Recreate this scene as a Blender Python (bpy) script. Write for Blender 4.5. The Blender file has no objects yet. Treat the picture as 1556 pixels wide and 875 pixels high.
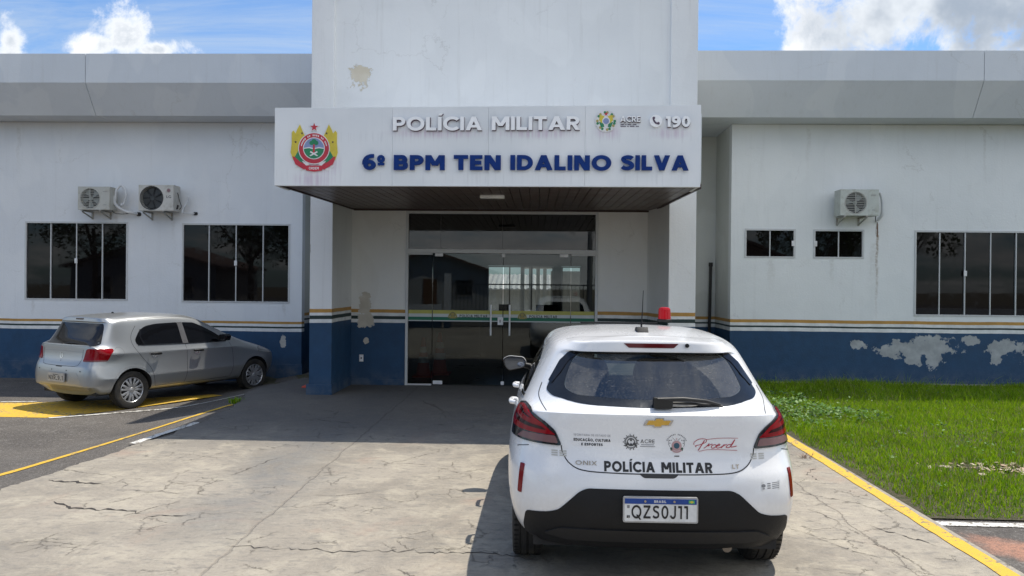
import bpy, bmesh, math, random
import numpy as np
from mathutils import Vector, Matrix
from mathutils.bvhtree import BVHTree
R = math.radians
random.seed(7)
sc = bpy.context.scene
COL = sc.collection

# ------------------------------------------------------------------ camera
YAW, PITCH, ROLL, CAMH, FPX = 1.8, -0.2, 0.55, 1.746, 1170.0
cam = bpy.data.cameras.new('camera'); cam_o = bpy.data.objects.new('camera', cam); COL.objects.link(cam_o)
cam.sensor_width = 36; cam.lens = FPX / 1556 * 36; cam.clip_start = .05; cam.clip_end = 2000
_fw = Vector((-math.sin(R(YAW)) * math.cos(R(PITCH)), math.cos(R(YAW)) * math.cos(R(PITCH)), math.sin(R(PITCH))))
_rt = Vector((math.cos(R(YAW)), math.sin(R(YAW)), 0)); _up = _rt.cross(_fw)
_r2 = _rt * math.cos(R(ROLL)) + _up * math.sin(R(ROLL)); _u2 = _r2.cross(_fw)
_m = Matrix((_r2, _u2, -_fw)).transposed().to_4x4(); _m.translation = (0, 0, CAMH)
cam_o.matrix_world = _m
sc.camera = cam_o
# ------------------------------------------------------------------ light
SX, SY = .30, .25                      # horizontal run of the sun ray per metre of height
SUN = Vector((SX, SY, 1)).normalized()
sl = bpy.data.lights.new('sun', 'SUN'); sl.energy = 3.75; sl.angle = R(.53); sl.color = (1, .935, .83)
so = bpy.data.objects.new('sun', sl); COL.objects.link(so); so.rotation_euler = SUN.to_track_quat('Z', 'Y').to_euler(); so.location = (0, 0, 30)
sc.view_settings.view_transform = 'Standard'; sc.view_settings.look = 'None'; sc.view_settings.exposure = .50
sc.view_settings.gamma = 1; sc.view_settings.use_curve_mapping = False
sc.cycles.max_bounces = 8; sc.cycles.transparent_max_bounces = 16; sc.cycles.caustics_reflective = False; sc.cycles.caustics_refractive = False
sc.cycles.use_denoising = True; sc.cycles.sample_clamp_indirect = 6

# ------------------------------------------------------------------ node helpers
def nd(nt, t, ins=None, **props):
    n = nt.nodes.new(t)
    for k, v in props.items(): setattr(n, k, v)
    for k, v in (ins or {}).items():
        s = n.inputs[k]
        if isinstance(v, bpy.types.NodeSocket): nt.links.new(v, s)
        else: s.default_value = v
    return n
def ma(nt, op, a, b=None, c=None, clamp=False):
    n = nt.nodes.new('ShaderNodeMath'); n.operation = op; n.use_clamp = clamp
    for i, v in enumerate((a, b, c)):
        if v is None: continue
        if isinstance(v, bpy.types.NodeSocket): nt.links.new(v, n.inputs[i])
        else: n.inputs[i].default_value = v
    return n.outputs[0]
def mixc(nt, f, a, b, mode='MIX'):
    n = nt.nodes.new('ShaderNodeMix'); n.data_type = 'RGBA'; n.blend_type = mode; n.clamp_factor = True
    for s, v in ((n.inputs[0], f), (n.inputs[6], a), (n.inputs[7], b)):
        if isinstance(v, bpy.types.NodeSocket): nt.links.new(v, s)
        else: s.default_value = v if not isinstance(v, tuple) else (*v[:3], 1)
    return n.outputs[2]
def ramp(nt, v, a, b, c0=0, c1=1):
    n = nt.nodes.new('ShaderNodeMapRange'); n.interpolation_type = 'SMOOTHSTEP'
    nt.links.new(v, n.inputs[0]); n.inputs[1].default_value = a; n.inputs[2].default_value = b
    n.inputs[3].default_value = c0; n.inputs[4].default_value = c1
    return n.outputs[0]
def noise(nt, vec, scale, detail=5, rough=.55, dist=0):
    n = nd(nt, 'ShaderNodeTexNoise', {'Scale': scale, 'Detail': detail, 'Roughness': rough, 'Distortion': dist})
    if vec is not None: nt.links.new(vec, n.inputs['Vector'])
    return n.outputs['Fac']
def vscale(nt, vec, s):
    n = nt.nodes.new('ShaderNodeVectorMath'); n.operation = 'MULTIPLY'; nt.links.new(vec, n.inputs[0]); n.inputs[1].default_value = s
    return n.outputs[0]
def newmat(name):
    m = bpy.data.materials.new(name); m.use_nodes = True; nt = m.node_tree
    return m, nt, nt.nodes['Principled BSDF']
def bump(nt, p, h, dist=.01, strength=.5):
    b = nd(nt, 'ShaderNodeBump', {'Height': h, 'Distance': dist, 'Strength': strength}); nt.links.new(b.outputs[0], p.inputs['Normal'])
MATS = {}
def M(name, col=(.5, .5, .5), rough=.6, metal=0, var=.12, vs=8, bmp=0, bs=60, coat=0, spec=.5, emit=None, ior=None, dirt=None):
    """simple procedural material: base colour broken up by two noises"""
    if name in MATS: return MATS[name]
    m, nt, p = newmat(name)
    tc = nd(nt, 'ShaderNodeTexCoord').outputs['Object']
    a = noise(nt, tc, vs, 6); b = noise(nt, tc, vs * 7, 3)
    f = ma(nt, 'ADD', ma(nt, 'MULTIPLY', a, .7), ma(nt, 'MULTIPLY', b, .3))
    lo = tuple(c * (1 - var) for c in col); hi = tuple(min(1, c * (1 + var)) for c in col)
    c = mixc(nt, ramp(nt, f, .3, .7), lo, hi)
    if dirt:
        d = noise(nt, tc, dirt[3] if len(dirt) > 3 else 3, 8, .65)
        c = mixc(nt, ramp(nt, d, .45, .75, 0, .6), c, dirt[:3])
    nt.links.new(c, p.inputs['Base Color'])
    p.inputs['Metallic'].default_value = metal
    nt.links.new(ramp(nt, f, .25, .75, max(0, rough * .8), min(1, rough * 1.2)), p.inputs['Roughness'])
    p.inputs['Specular IOR Level'].default_value = spec
    if ior: p.inputs['IOR'].default_value = ior
    if coat: p.inputs['Coat Weight'].default_value = coat; p.inputs['Coat Roughness'].default_value = .04
    if emit: p.inputs['Emission Color'].default_value = (*emit[:3], 1); p.inputs['Emission Strength'].default_value = emit[3]
    if bmp: bump(nt, p, noise(nt, tc, bs, 4), .004, bmp)
    MATS[name] = m
    return m

# ------------------------------------------------------------------ world
def build_world():
    w = bpy.data.worlds.new('World'); sc.world = w; w.use_nodes = True; nt = w.node_tree
    bg = nt.nodes['Background']; bg.inputs[1].default_value = .12
    sky = nd(nt, 'ShaderNodeTexSky', sky_type='NISHITA', sun_disc=False); sky.sun_elevation = math.asin(SUN.z); sky.sun_rotation = math.atan2(SX, SY)
    sky.air_density = 1.0; sky.dust_density = .6; sky.ozone_density = 1.2
    tc = nd(nt, 'ShaderNodeTexCoord').outputs['Generated']
    sp = nd(nt, 'ShaderNodeSeparateXYZ', {0: tc}).outputs
    zz = ma(nt, 'ADD', ma(nt, 'MAXIMUM', sp[2], 0), .22)
    pl = nd(nt, 'ShaderNodeCombineXYZ', {0: ma(nt, 'DIVIDE', sp[0], zz), 1: ma(nt, 'DIVIDE', sp[1], zz), 2: .3}).outputs[0]
    # broad cloud field
    n1 = noise(nt, pl, .9, 12, .6, .3)
    n2 = noise(nt, pl, 3.4, 8, .6)
    field = ramp(nt, n1, .44, .60)
    # cirrus veils
    st = vscale(nt, pl, (1.1, 3.4, 1))
    cir = ma(nt, 'MULTIPLY', ramp(nt, noise(nt, st, 1.1, 12, .68, .7), .36, .8), .62)
    # named cumulus heads in the northern sky, as (x/y, z/y, rx, rz)
    yy = ma(nt, 'MAXIMUM', sp[1], .15)
    qx = ma(nt, 'DIVIDE', sp[0], yy); qz = ma(nt, 'DIVIDE', sp[2], yy)
    qv = nd(nt, 'ShaderNodeCombineXYZ', {0: qx, 1: qz, 2: 0}).outputs[0]
    qn = noise(nt, qv, 11, 12, .64, .25); qn2 = noise(nt, qv, 7, 5, .55)
    m = None
    for cx, cz, rx, rz in ((-.545, .322, .040, .040), (-.58, .312, .05, .018), (-.50, .306, .045, .014), (-.70, .32, .025, .040), (.37, .325, .06, .045), (.54, .36, .20, .07), (.42, .40, .14, .04), (.66, .31, .2, .04), (-1.2, .3, .25, .1), (1.3, .4, .4, .2)):
        d = ma(nt, 'SQRT', ma(nt, 'ADD', ma(nt, 'POWER', ma(nt, 'DIVIDE', ma(nt, 'SUBTRACT', qx, cx), rx), 2), ma(nt, 'POWER', ma(nt, 'DIVIDE', ma(nt, 'SUBTRACT', qz, cz), rz), 2)))
        v = ma(nt, 'SUBTRACT', 1.3, d)
        m = v if m is None else ma(nt, 'MAXIMUM', m, v)
    mm = ma(nt, 'ADD', m, ma(nt, 'MULTIPLY', ma(nt, 'SUBTRACT', qn, .5), 3.4))
    cum = ma(nt, 'MULTIPLY', ramp(nt, mm, .15, .75), .97)
    thick = ramp(nt, mm, .3, 1.5)
    # shading inside the clouds: bright billows, grey bellies
    det = ramp(nt, ma(nt, 'ADD', ma(nt, 'MULTIPLY', qn, .7), ma(nt, 'MULTIPLY', qn2, .3)), .40, .58)
    lit = mixc(nt, ma(nt, 'MAXIMUM', det, ramp(nt, mm, 1.3, .4)), (3.6, 4.0, 4.5), (6.5, 6.6, 6.7))
    belly = mixc(nt, ramp(nt, qx, .28, .46, 0, .9), lit, mixc(nt, ramp(nt, qn2, .36, .62), (2.3, 2.7, 3.25), (5.3, 5.6, 5.9)))
    skyc = mixc(nt, 1, sky.outputs[0], (.58, .80, 1.03), 'MULTIPLY')
    c = mixc(nt, cir, skyc, (3.8, 4.35, 4.95))
    fcol = mixc(nt, n2, (4.4, 4.7, 5.1), (11.5, 11.5, 11.3))
    south = ramp(nt, sp[1], .25, -.1)
    c = mixc(nt, ma(nt, 'MULTIPLY', field, south), c, fcol)
    c = mixc(nt, ma(nt, 'MULTIPLY', cum, ramp(nt, sp[1], .2, .35)), c, belly)
    nt.links.new(c, bg.inputs[0])
build_world()

# ------------------------------------------------------------------ object helpers
def empty(name, loc, rz=0):
    o = bpy.data.objects.new(name, None); COL.objects.link(o); o.location = loc; o.rotation_euler = (0, 0, rz); o.empty_display_size = .2
    return o
def tag(o, label=None, cat=None, group=None, kind=None):
    if label: o['label'] = label
    if cat: o['category'] = cat
    if group: o['group'] = group
    if kind: o['kind'] = kind
    return o
class MB:
    """mesh collector"""
    def __init__(s): s.v = []; s.f = []; s.mi = []
    def add(s, vs, fs, mi=0):
        b = len(s.v); s.v += [tuple(v) for v in vs]; s.f += [tuple(b + i for i in f) for f in fs]; s.mi += [mi] * len(fs); return s
    def box(s, x0, x1, y0, y1, z0, z1, mi=0):
        v = [(x, y, z) for z in (z0, z1) for y in (y0, y1) for x in (x0, x1)]
        return s.add(v, [(0, 2, 3, 1), (4, 5, 7, 6), (0, 1, 5, 4), (2, 6, 7, 3), (0, 4, 6, 2), (1, 3, 7, 5)], mi)
    def prism(s, poly, fn, a, b, mi=0):
        """poly (u,v) extruded from depth a to b; fn(u,v,d)->xyz"""
        n = len(poly); v = [fn(u, w, a) for u, w in poly] + [fn(u, w, b) for u, w in poly]
        f = [tuple(range(n)), tuple(range(2 * n - 1, n - 1, -1))] + [(i, i + n, (i + 1) % n + n, (i + 1) % n) for i in range(n)]
        return s.add(v, f, mi)
    def tube(s, pts, r, seg=10, mi=0, cap=True):
        pts = [Vector(p) for p in pts]; n = len(pts); rs = r if isinstance(r, (list, tuple)) else [r] * n
        v = []; prev = None
        for i, p in enumerate(pts):
            t = (pts[min(i + 1, n - 1)] - pts[max(i - 1, 0)]).normalized()
            if prev is None: a = t.orthogonal().normalized()
            else: a = (prev - t * prev.dot(t)).normalized()
            prev = a; b = t.cross(a)
            for k in range(seg):
                an = 2 * math.pi * k / seg; v.append(p + (a * math.cos(an) + b * math.sin(an)) * rs[i])
        f = [(i * seg + k, i * seg + (k + 1) % seg, (i + 1) * seg + (k + 1) % seg, (i + 1) * seg + k) for i in range(n - 1) for k in range(seg)]
        if cap: f += [tuple(range(seg - 1, -1, -1)), tuple((n - 1) * seg + k for k in range(seg))]
        return s.add(v, f, mi)
    def lathe(s, prof, fn, seg=32, mi=0, closed=False):
        """prof list of (r, h); fn(cos*r, sin*r, h)->xyz"""
        n = len(prof); v = [fn(r * math.cos(2 * math.pi * k / seg), r * math.sin(2 * math.pi * k / seg), h) for r, h in prof for k in range(seg)]
        f = [(i * seg + k, i * seg + (k + 1) % seg, ((i + 1) % n) * seg + (k + 1) % seg, ((i + 1) % n) * seg + k) for i in range(n if closed else n - 1) for k in range(seg)]
        return s.add(v, f, mi)
    def build(s, name, mats, parent=None, off=(0, 0, 0), smooth=None, bevel=0, recalc=True, merge=0):
        me = bpy.data.meshes.new(name)
        ox, oy, oz = off
        me.from_pydata([(x - ox, y - oy, z - oz) for x, y, z in s.v], [], s.f)
        for m in (mats if isinstance(mats, (list, tuple)) else [mats]): me.materials.append(m)
        me.polygons.foreach_set('material_index', s.mi)
        bm = bmesh.new(); bm.from_mesh(me)
        if merge: bmesh.ops.remove_doubles(bm, verts=bm.verts, dist=merge)
        if recalc: bmesh.ops.recalc_face_normals(bm, faces=bm.faces)
        if bevel:
            es = [e for e in bm.edges if len(e.link_faces) == 2 and e.calc_face_angle(0) > .6]
            bmesh.ops.bevel(bm, geom=es, offset=bevel, segments=2, profile=.6, affect='EDGES', clamp_overlap=True)
        bm.to_mesh(me); bm.free()
        if smooth is not None:
            me.shade_smooth(); me.set_sharp_from_angle(angle=R(smooth))
        o = bpy.data.objects.new(name, me); COL.objects.link(o)
        if parent: o.parent = parent
        return o
XZ = lambda y0: (lambda u, v, d: (u, y0 + d, v))         # front-facing polygons: u=x, v=z, depth along y

# ------------------------------------------------------------------ geometric lettering, cap height 1
def arc(cx, cy, rx, ry, a0, a1, w, n=20, wy=None):
    wy = wy or w; out = []
    for i in range(n + 1):
        a = R(a0 + (a1 - a0) * i / n); c, s = math.cos(a), math.sin(a)
        out.append(((cx + (rx - w) * c, cy + (ry - wy) * s), (cx + rx * c, cy + ry * s)))
    return [[out[i][0], out[i][1], out[i + 1][1], out[i + 1][0]] for i in range(n)]
def rib(pts, w):
    L = []; n = len(pts)
    for i, (x, y) in enumerate(pts):
        a = pts[max(i - 1, 0)]; b = pts[min(i + 1, n - 1)]; dx, dy = b[0] - a[0], b[1] - a[1]; l = math.hypot(dx, dy) or 1
        L.append(((x - dy / l * w / 2, y + dx / l * w / 2), (x + dy / l * w / 2, y - dx / l * w / 2)))
    return [[L[i][0], L[i][1], L[i + 1][1], L[i + 1][0]] for i in range(n - 1)]
def spl(pts, k=8):
    out = []; n = len(pts)
    for i in range(n - 1):
        p0, p1, p2, p3 = pts[max(i - 1, 0)], pts[i], pts[i + 1], pts[min(i + 2, n - 1)]
        for j in range(k):
            t = j / k; out.append(tuple(.5 * (2 * p1[q] + (p2[q] - p0[q]) * t + (2 * p0[q] - 5 * p1[q] + 4 * p2[q] - p3[q]) * t * t + (3 * p1[q] - p0[q] - 3 * p2[q] + p3[q]) * t ** 3) for q in range(len(p1))))
    return out + [tuple(pts[-1])]
def rc(x0, y0, x1, y1): return [[(x0, y0), (x1, y0), (x1, y1), (x0, y1)]]
def dg(xa, ya, xb, yb, hw): return [[(xa - hw / 2, ya), (xa + hw / 2, ya), (xb + hw / 2, yb), (xb - hw / 2, yb)]]
def glyph(c, w):
    """-> (width, groups); each group is a list of quads lying in one plane"""
    h = w * 1.12
    if c == ' ': return .30, []
    if c == 'I': return w, [rc(0, 0, w, 1)]
    if c == 'Í': return w, [rc(0, 0, w, 1), dg(w * .45, 1.08, w * .95, 1.26, w * .9)]
    if c == 'L': return .58, [rc(0, 0, w, 1), rc(w, 0, .58, w)]
    if c == 'T': return .70, [rc(0, 1 - w, .70, 1), rc(.35 - w / 2, 0, .35 + w / 2, 1 - w)]
    if c == 'E': return .62, [rc(0, 0, w, 1), rc(w, 0, .62, w), rc(w, .5 - w / 2, .56, .5 + w / 2), rc(w, 1 - w, .61, 1)]
    if c == 'F': return .60, [rc(0, 0, w, 1), rc(w, .45 - w / 2, .54, .45 + w / 2), rc(w, 1 - w, .60, 1)]
    if c == 'N': return .80, [rc(0, 0, w, 1), rc(.80 - w, 0, .80, 1), dg(.80 - w / 2 - .02, 0, w / 2 + .02, 1, h * 1.1)]
    if c == 'M': return .98, [rc(0, 0, w, 1), rc(.98 - w, 0, .98, 1), dg(.49, .30, w / 2 + .03, 1, h), dg(.49, .30, .98 - w / 2 - .03, 1, h)]
    if c == 'A': return .92, [dg(h / 2, 0, .46, 1, h), dg(.92 - h / 2, 0, .46, 1, h), rc(.22, .20, .70, .20 + w * .85)]
    if c == 'Ã': g = glyph('A', w); return g[0], g[1] + [rib(spl([(.24, 1.1), (.36, 1.2), (.55, 1.1), (.68, 1.2)], 4), w * .7)]
    if c == 'V': return .88, [dg(.44, 0, h / 2, 1, h), dg(.44, 0, .88 - h / 2, 1, h)]
    if c == 'X': return .84, [dg(h / 2, 0, .84 - h / 2, 1, h), dg(.84 - h / 2, 0, h / 2, 1, h)]
    if c == 'Z': return .72, [rc(0, 0, .72, w), rc(.02, 1 - w, .70, 1), dg(h / 2, w * .7, .70 - h / 2, 1 - w * .7, h)]
    if c in 'PR':
        r = .33 if c == 'P' else .32; ww = .70
        g = [rc(0, 0, w, 1), rc(w, 1 - w, ww - r, 1), rc(w, 1 - 2 * r, ww - r, 1 - 2 * r + w), arc(ww - r, 1 - r, r, r, -90, 90, w)]
        if c == 'R': g.append(dg(.72 - h / 2, 0, .40, .40, h))
        return .72 if c == 'R' else ww, g
    if c == 'B':
        return .72, [rc(0, 0, w, 1), rc(w, 1 - w, .45, 1), rc(w, .5 - w / 2, .45, .5 + w / 2), rc(w, 0, .45, w), arc(.43, .5 + .25 - w / 4, .25, .25 + w / 4, -90, 90, w), arc(.45, .25 + w / 4, .27, .25 + w / 4, -90, 90, w)]
    if c == 'D': return .82, [rc(0, 0, w, 1), rc(w, 0, .34, w), rc(w, 1 - w, .34, 1), arc(.34, .5, .48, .5, -90, 90, w)]
    if c == 'O': return 1.0, [arc(.5, .5, .5, .52, 0, 360, w, 40)]
    if c == 'Q': return 1.0, [arc(.5, .5, .5, .52, 0, 360, w, 40), dg(.90, -.1, .56, .28, h)]
    if c == '0': return .70, [arc(.35, .5, .35, .51, 0, 360, w, 40)]
    if c in 'CÇ':
        g = [arc(.52, .5, .52, .52, 42, 318, w, 32)]
        if c == 'Ç': g.append(rc(.45, -.22, .55, 0))
        return .88, g
    if c == 'G': return .92, [arc(.52, .5, .52, .52, 42, 340, w, 32), rc(.92 - w, .1, .92, .52)]
    if c == 'U': return .80, [rc(0, .4, w, 1), rc(.80 - w, .4, .80, 1), arc(.4, .4, .4, .41, 180, 360, w)]
    if c == 'J': return .55, [rc(.55 - w, .3, .55, 1), arc(.25, .3, .30, .31, 190, 360, w)]
    if c == 'S':
        p = [(.60, .84), (.50, .915), (.33, .935), (.16, .87), (.115, .73), (.20, .60), (.37, .525), (.53, .44), (.585, .30), (.53, .13), (.36, .065), (.18, .085), (.05, .18)]
        a = w / 2 - .065
        return .68, [rib(spl([(x if i not in (0, 12) else x, y - a if y > .8 else (y + a if y < .2 else y)) for i, (x, y) in enumerate(p)], 4), w)]
    if c == '6': return .70, [arc(.36, .33, .34, .34, 0, 360, w, 32), rib(spl([(.60, .93), (.40, .93 - .01), (.20, .80), (.10, .58), (.09, .36)], 6), w)]
    if c == '9': return .70, [arc(.34, .67, .34, .34, 0, 360, w, 32), rib(spl([(.10, .07), (.30, .08), (.50, .20), (.60, .42), (.61, .64)], 6), w)]
    if c == '1': return .40, [rc(.40 - w, 0, .40, 1), rc(.02, 1 - w, .40 - w, 1)]
    if c == 'º': return .42, [arc(.21, .74, .21, .26, 0, 360, w * .72, 24), rc(.03, .30, .39, .30 + w * .7)]
    if c == ',': return w, [dg(w * .3, -.16, w * .6, w, w * .9)]
    return .5, [rc(0, 0, .5, w)]
def text_quads(t, w=.2, gap=.13):
    """-> total width, list of (layer, quad)"""
    x = 0; out = []
    for c in t:
        gw, gs = glyph(c, w)
        for k, g in enumerate(gs):
            for q in g: out.append((k, [(x + a, b) for a, b in q]))
        x += gw + gap
    return x - gap, out
def text_mesh(t, x0, x1, z0, z1, y, depth, w=.2, gap=.13, skew=0, slope=0):
    """raised letters facing -y, filling the given box; strokes step by 0.3 mm so none are coplanar"""
    tw, qs = text_quads(t, w, gap); mb = MB()
    for k, q in qs:
        P = [(x0 + (a + skew * b) * (x1 - x0) / tw, z0 + b * (z1 - z0) + slope * a / tw) for a, b in q]
        mb.prism(P, XZ(y), -depth - k * .0003, 0)
    return mb
def disc(mb, cx, cz, r, y, d, n=24, mi=0, rz=None):
    mb.prism([(cx + r * math.cos(2 * math.pi * k / n), cz + (rz or r) * math.sin(2 * math.pi * k / n)) for k in range(n)], XZ(y), -d, 0, mi)
def starp(cx, cz, r, r2=.42, n=5):
    return [(cx + (r if k % 2 == 0 else r * r2) * math.sin(math.pi * k / n), cz + (r if k % 2 == 0 else r * r2) * math.cos(math.pi * k / n)) for k in range(2 * n)]

# ------------------------------------------------------------------ big surface materials
def wall_mat(name, bands, blobs=(), white=(.72, .735, .74), grime=.5, streaks=True, putty=((.40, .39, .36), (.56, .55, .51)), drips=()):
    """painted render: bands = [(z_top, colour)] from low to high; blobs = places where the paint has peeled to putty"""
    m, nt, p = newmat(name)
    pos = nd(nt, 'ShaderNodeNewGeometry').outputs['Position']
    xyz = nd(nt, 'ShaderNodeSeparateXYZ', {0: pos}).outputs
    z = ma(nt, 'ADD', ma(nt, 'ADD', xyz[2], ma(nt, 'MULTIPLY', ma(nt, 'SUBTRACT', noise(nt, pos, .8, 2), .5), .03)), ma(nt, 'MULTIPLY', ma(nt, 'SUBTRACT', noise(nt, pos, 14, 3), .5), .006))
    n1 = noise(nt, pos, .7, 7, .6); n2 = noise(nt, pos, 5, 6, .6)
    col = mixc(nt, ramp(nt, n1, .3, .7), tuple(c * .93 for c in white), white)
    if streaks:
        sv = vscale(nt, pos, (9, 9, .45)); s = noise(nt, sv, 1.3, 6, .65)
        col = mixc(nt, ma(nt, 'MULTIPLY', ramp(nt, s, .52, .8), .30 * grime), col, (.40, .39, .36))
    # scuffs and faint handling marks
    col = mixc(nt, ma(nt, 'MULTIPLY', ramp(nt, noise(nt, pos, 2.3, 9, .72, 1.2), .60, .74), .28 * grime), col, (.50, .49, .45))
    # hairline shrinkage cracks and faint trowel patches
    wob = nd(nt, 'ShaderNodeTexNoise', {'Vector': pos, 'Scale': 1.7, 'Detail': 8, 'Roughness': .7}).outputs['Color']
    dv = nd(nt, 'ShaderNodeVectorMath', {0: pos, 1: vscale(nt, wob, (.6, .6, .6))}, operation='ADD').outputs[0]
    vd = nd(nt, 'ShaderNodeTexVoronoi', {'Vector': dv, 'Scale': .9}, feature='DISTANCE_TO_EDGE').outputs['Distance']
    col = mixc(nt, ma(nt, 'MULTIPLY', ma(nt, 'MULTIPLY', ramp(nt, vd, .003, .009, 1, 0), ramp(nt, noise(nt, pos, .9, 4), .52, .62)), .24), col, (.33, .32, .29))
    col = mixc(nt, ma(nt, 'MULTIPLY', ramp(nt, noise(nt, vscale(nt, pos, (1, 1, .55)), 1.1, 3, .4, .6), .52, .56), .16), col, (.86, .87, .86))
    for dx_, zt_, zb_, wd_, am_, dc_ in drips:
        xx_ = ma(nt, 'ADD', ma(nt, 'SUBTRACT', xyz[0], dx_), ma(nt, 'MULTIPLY', ma(nt, 'SUBTRACT', noise(nt, pos, 6, 4), .5), wd_ * 2.4))
        f_ = ma(nt, 'MULTIPLY', ramp(nt, ma(nt, 'ABSOLUTE', xx_), wd_ * .25, wd_, 1, 0), ma(nt, 'MULTIPLY', ramp(nt, xyz[2], zt_ + .01, zt_ - .03), ramp(nt, xyz[2], zb_, zt_)))
        col = mixc(nt, ma(nt, 'MULTIPLY', ma(nt, 'MULTIPLY', f_, am_), ramp(nt, noise(nt, pos, 20, 4), .25, .6)), col, dc_)
    for zt, c in reversed(bands):
        f = ramp(nt, z, zt - .002, zt + .002, 1, 0)
        c2 = mixc(nt, ramp(nt, n2, .3, .72), tuple(x * .86 for x in c), tuple(x * 1.1 for x in c))
        col = mixc(nt, f, col, c2)
    # splash dirt near the ground, chips
    col = mixc(nt, ma(nt, 'MULTIPLY', ma(nt, 'MULTIPLY', ramp(nt, xyz[2], .35, -.1), ramp(nt, n2, .35, .7)), .5), col, (.16, .15, .13))
    if blobs:
        mm = None
        for bx, bz, rx, rz in blobs:
            d = ma(nt, 'SQRT', ma(nt, 'ADD', ma(nt, 'POWER', ma(nt, 'DIVIDE', ma(nt, 'SUBTRACT', xyz[0], bx), rx), 2), ma(nt, 'POWER', ma(nt, 'DIVIDE', ma(nt, 'SUBTRACT', xyz[2], bz), rz), 2)))
            v = ma(nt, 'SUBTRACT', 1, d); mm = v if mm is None else ma(nt, 'MAXIMUM', mm, v)
        mm = ma(nt, 'ADD', mm, ma(nt, 'MULTIPLY', ma(nt, 'SUBTRACT', noise(nt, pos, 4.5, 7, .68), .5), 2.9))
        pe = ramp(nt, mm, .20, .22); rim = ramp(nt, mm, .12, .21)
        edge = ma(nt, 'SUBTRACT', rim, pe)
        col = mixc(nt, ma(nt, 'MULTIPLY', edge, .55), col, (.60, .62, .62))
        col = mixc(nt, pe, col, mixc(nt, ramp(nt, n2, .35, .7), *putty))
        h = ma(nt, 'SUBTRACT', noise(nt, pos, 30, 4), ma(nt, 'MULTIPLY', pe, 1.6))
    else: h = noise(nt, pos, 30, 4)
    h = ma(nt, 'ADD', h, ma(nt, 'MULTIPLY', noise(nt, pos, 1.6, 3), 3))
    nt.links.new(col, p.inputs['Base Color']); p.inputs['Roughness'].default_value = .62
    bump(nt, p, h, .006 if blobs else .003, .6)
    return m
OCH = (.46, .25, .055); WHT = (.72, .73, .72); GRN = (.010, .030, .028); BLU = (.011, .055, .128)
B_T = [(1.078, BLU), (1.139, WHT), (1.194, GRN), (1.250, WHT), (1.308, OCH)]
B_P = [(1.130, BLU), (1.188, WHT), (1.245, GRN), (1.290, WHT), (1.348, OCH)]
B_W = [(.945, BLU), (1.012, WHT), (1.045, GRN), (1.100, WHT), (1.158, OCH)]
B_L = [(.800, BLU), (.862, WHT), (.895, GRN), (.945, WHT), (.990, OCH)]
LW = 15.1; LK = LW / 14.4                 # the left wing stands a little further back than the right one
Lx = lambda x: x * LK
Lz = lambda z: CAMH + (z - CAMH) * LK
B_L = [(Lz(z + .03), c) for z, c in B_L]
m_wingR = wall_mat('paint_right_wing', B_W, [(7.25, .70, .52, .22), (6.95, .48, .16, .20), (6.55, .62, .30, .20), (7.35, .42, .16, .20), (8.0, .80, .22, .10), (8.6, .70, .40, .16), (8.45, .48, .12, .16), (9.2, .5, .3, .2), (5.95, .72, .16, .09)], white=(.76, .785, .785), putty=((.30, .32, .33), (.42, .44, .45)), drips=((6.27, 2.95, .9, .03, .8, (.26, .17, .10)), (6.22, 2.6, 1.2, .10, .25, (.4, .38, .33)), (4.33, 2.29, 1.5, .09, .3, (.42, .40, .36)), (5.45, 2.29, 1.7, .05, .3, (.42, .40, .36)), (7.0, 1.25, .95, .06, .3, (.4, .38, .34)), (5.0, 4.7, 3.6, .05, .22, (.4, .38, .34)), (8.2, 4.7, 3.4, .04, .3, (.38, .36, .32))))
m_wingL = wall_mat('paint_left_wing', B_L, [(-5.0, .62, .06, .15)], white=(.74, .765, .79), grime=.4, drips=tuple((Lx(a_), Lz(b_), Lz(c_), d_, e_, f_) for a_, b_, c_, d_, e_, f_ in ((-8.0, 3.0, 2.4, .05, .25, (.4, .38, .34)), (-9.6, 1.37, 1.0, .05, .35, (.4, .38, .34)), (-4.75, 1.35, 1.0, .05, .35, (.4, .38, .34)), (-6.9, 3.0, 2.2, .06, .2, (.4, .38, .34)), (-5.6, 4.7, 3.7, .05, .25, (.38, .36, .32)), (-9.9, 4.7, 3.4, .06, .25, (.38, .36, .32)))))
m_pillar = wall_mat('paint_pillar', B_P, [(-3.56, 2.3, .02, .10)], white=(.76, .77, .77), grime=.6)
m_entry = wall_mat('paint_entrance', B_T, [(-2.98, 1.38, .12, .2), (-2.97, 1.10, .17, .16), (-2.93, 1.55, .09, .08), (-2.95, .77, .05, .06)], white=(.74, .74, .71), grime=.3, putty=((.50, .46, .38), (.60, .56, .48)))
m_tower = wall_mat('paint_tower', [], [(-2.79, 5.02, .19, .24), (-2.15, 4.48, .26, .04)], white=(.74, .755, .755), grime=.8, putty=((.60, .54, .42), (.66, .61, .50)))
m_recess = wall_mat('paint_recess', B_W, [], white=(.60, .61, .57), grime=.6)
m_fascia = wall_mat('paint_fascia', [], [], white=(.63, .665, .70), grime=.7)
m_soffit = wall_mat('paint_soffit', [], [], white=(.66, .68, .66), grime=.3, streaks=False)

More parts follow.
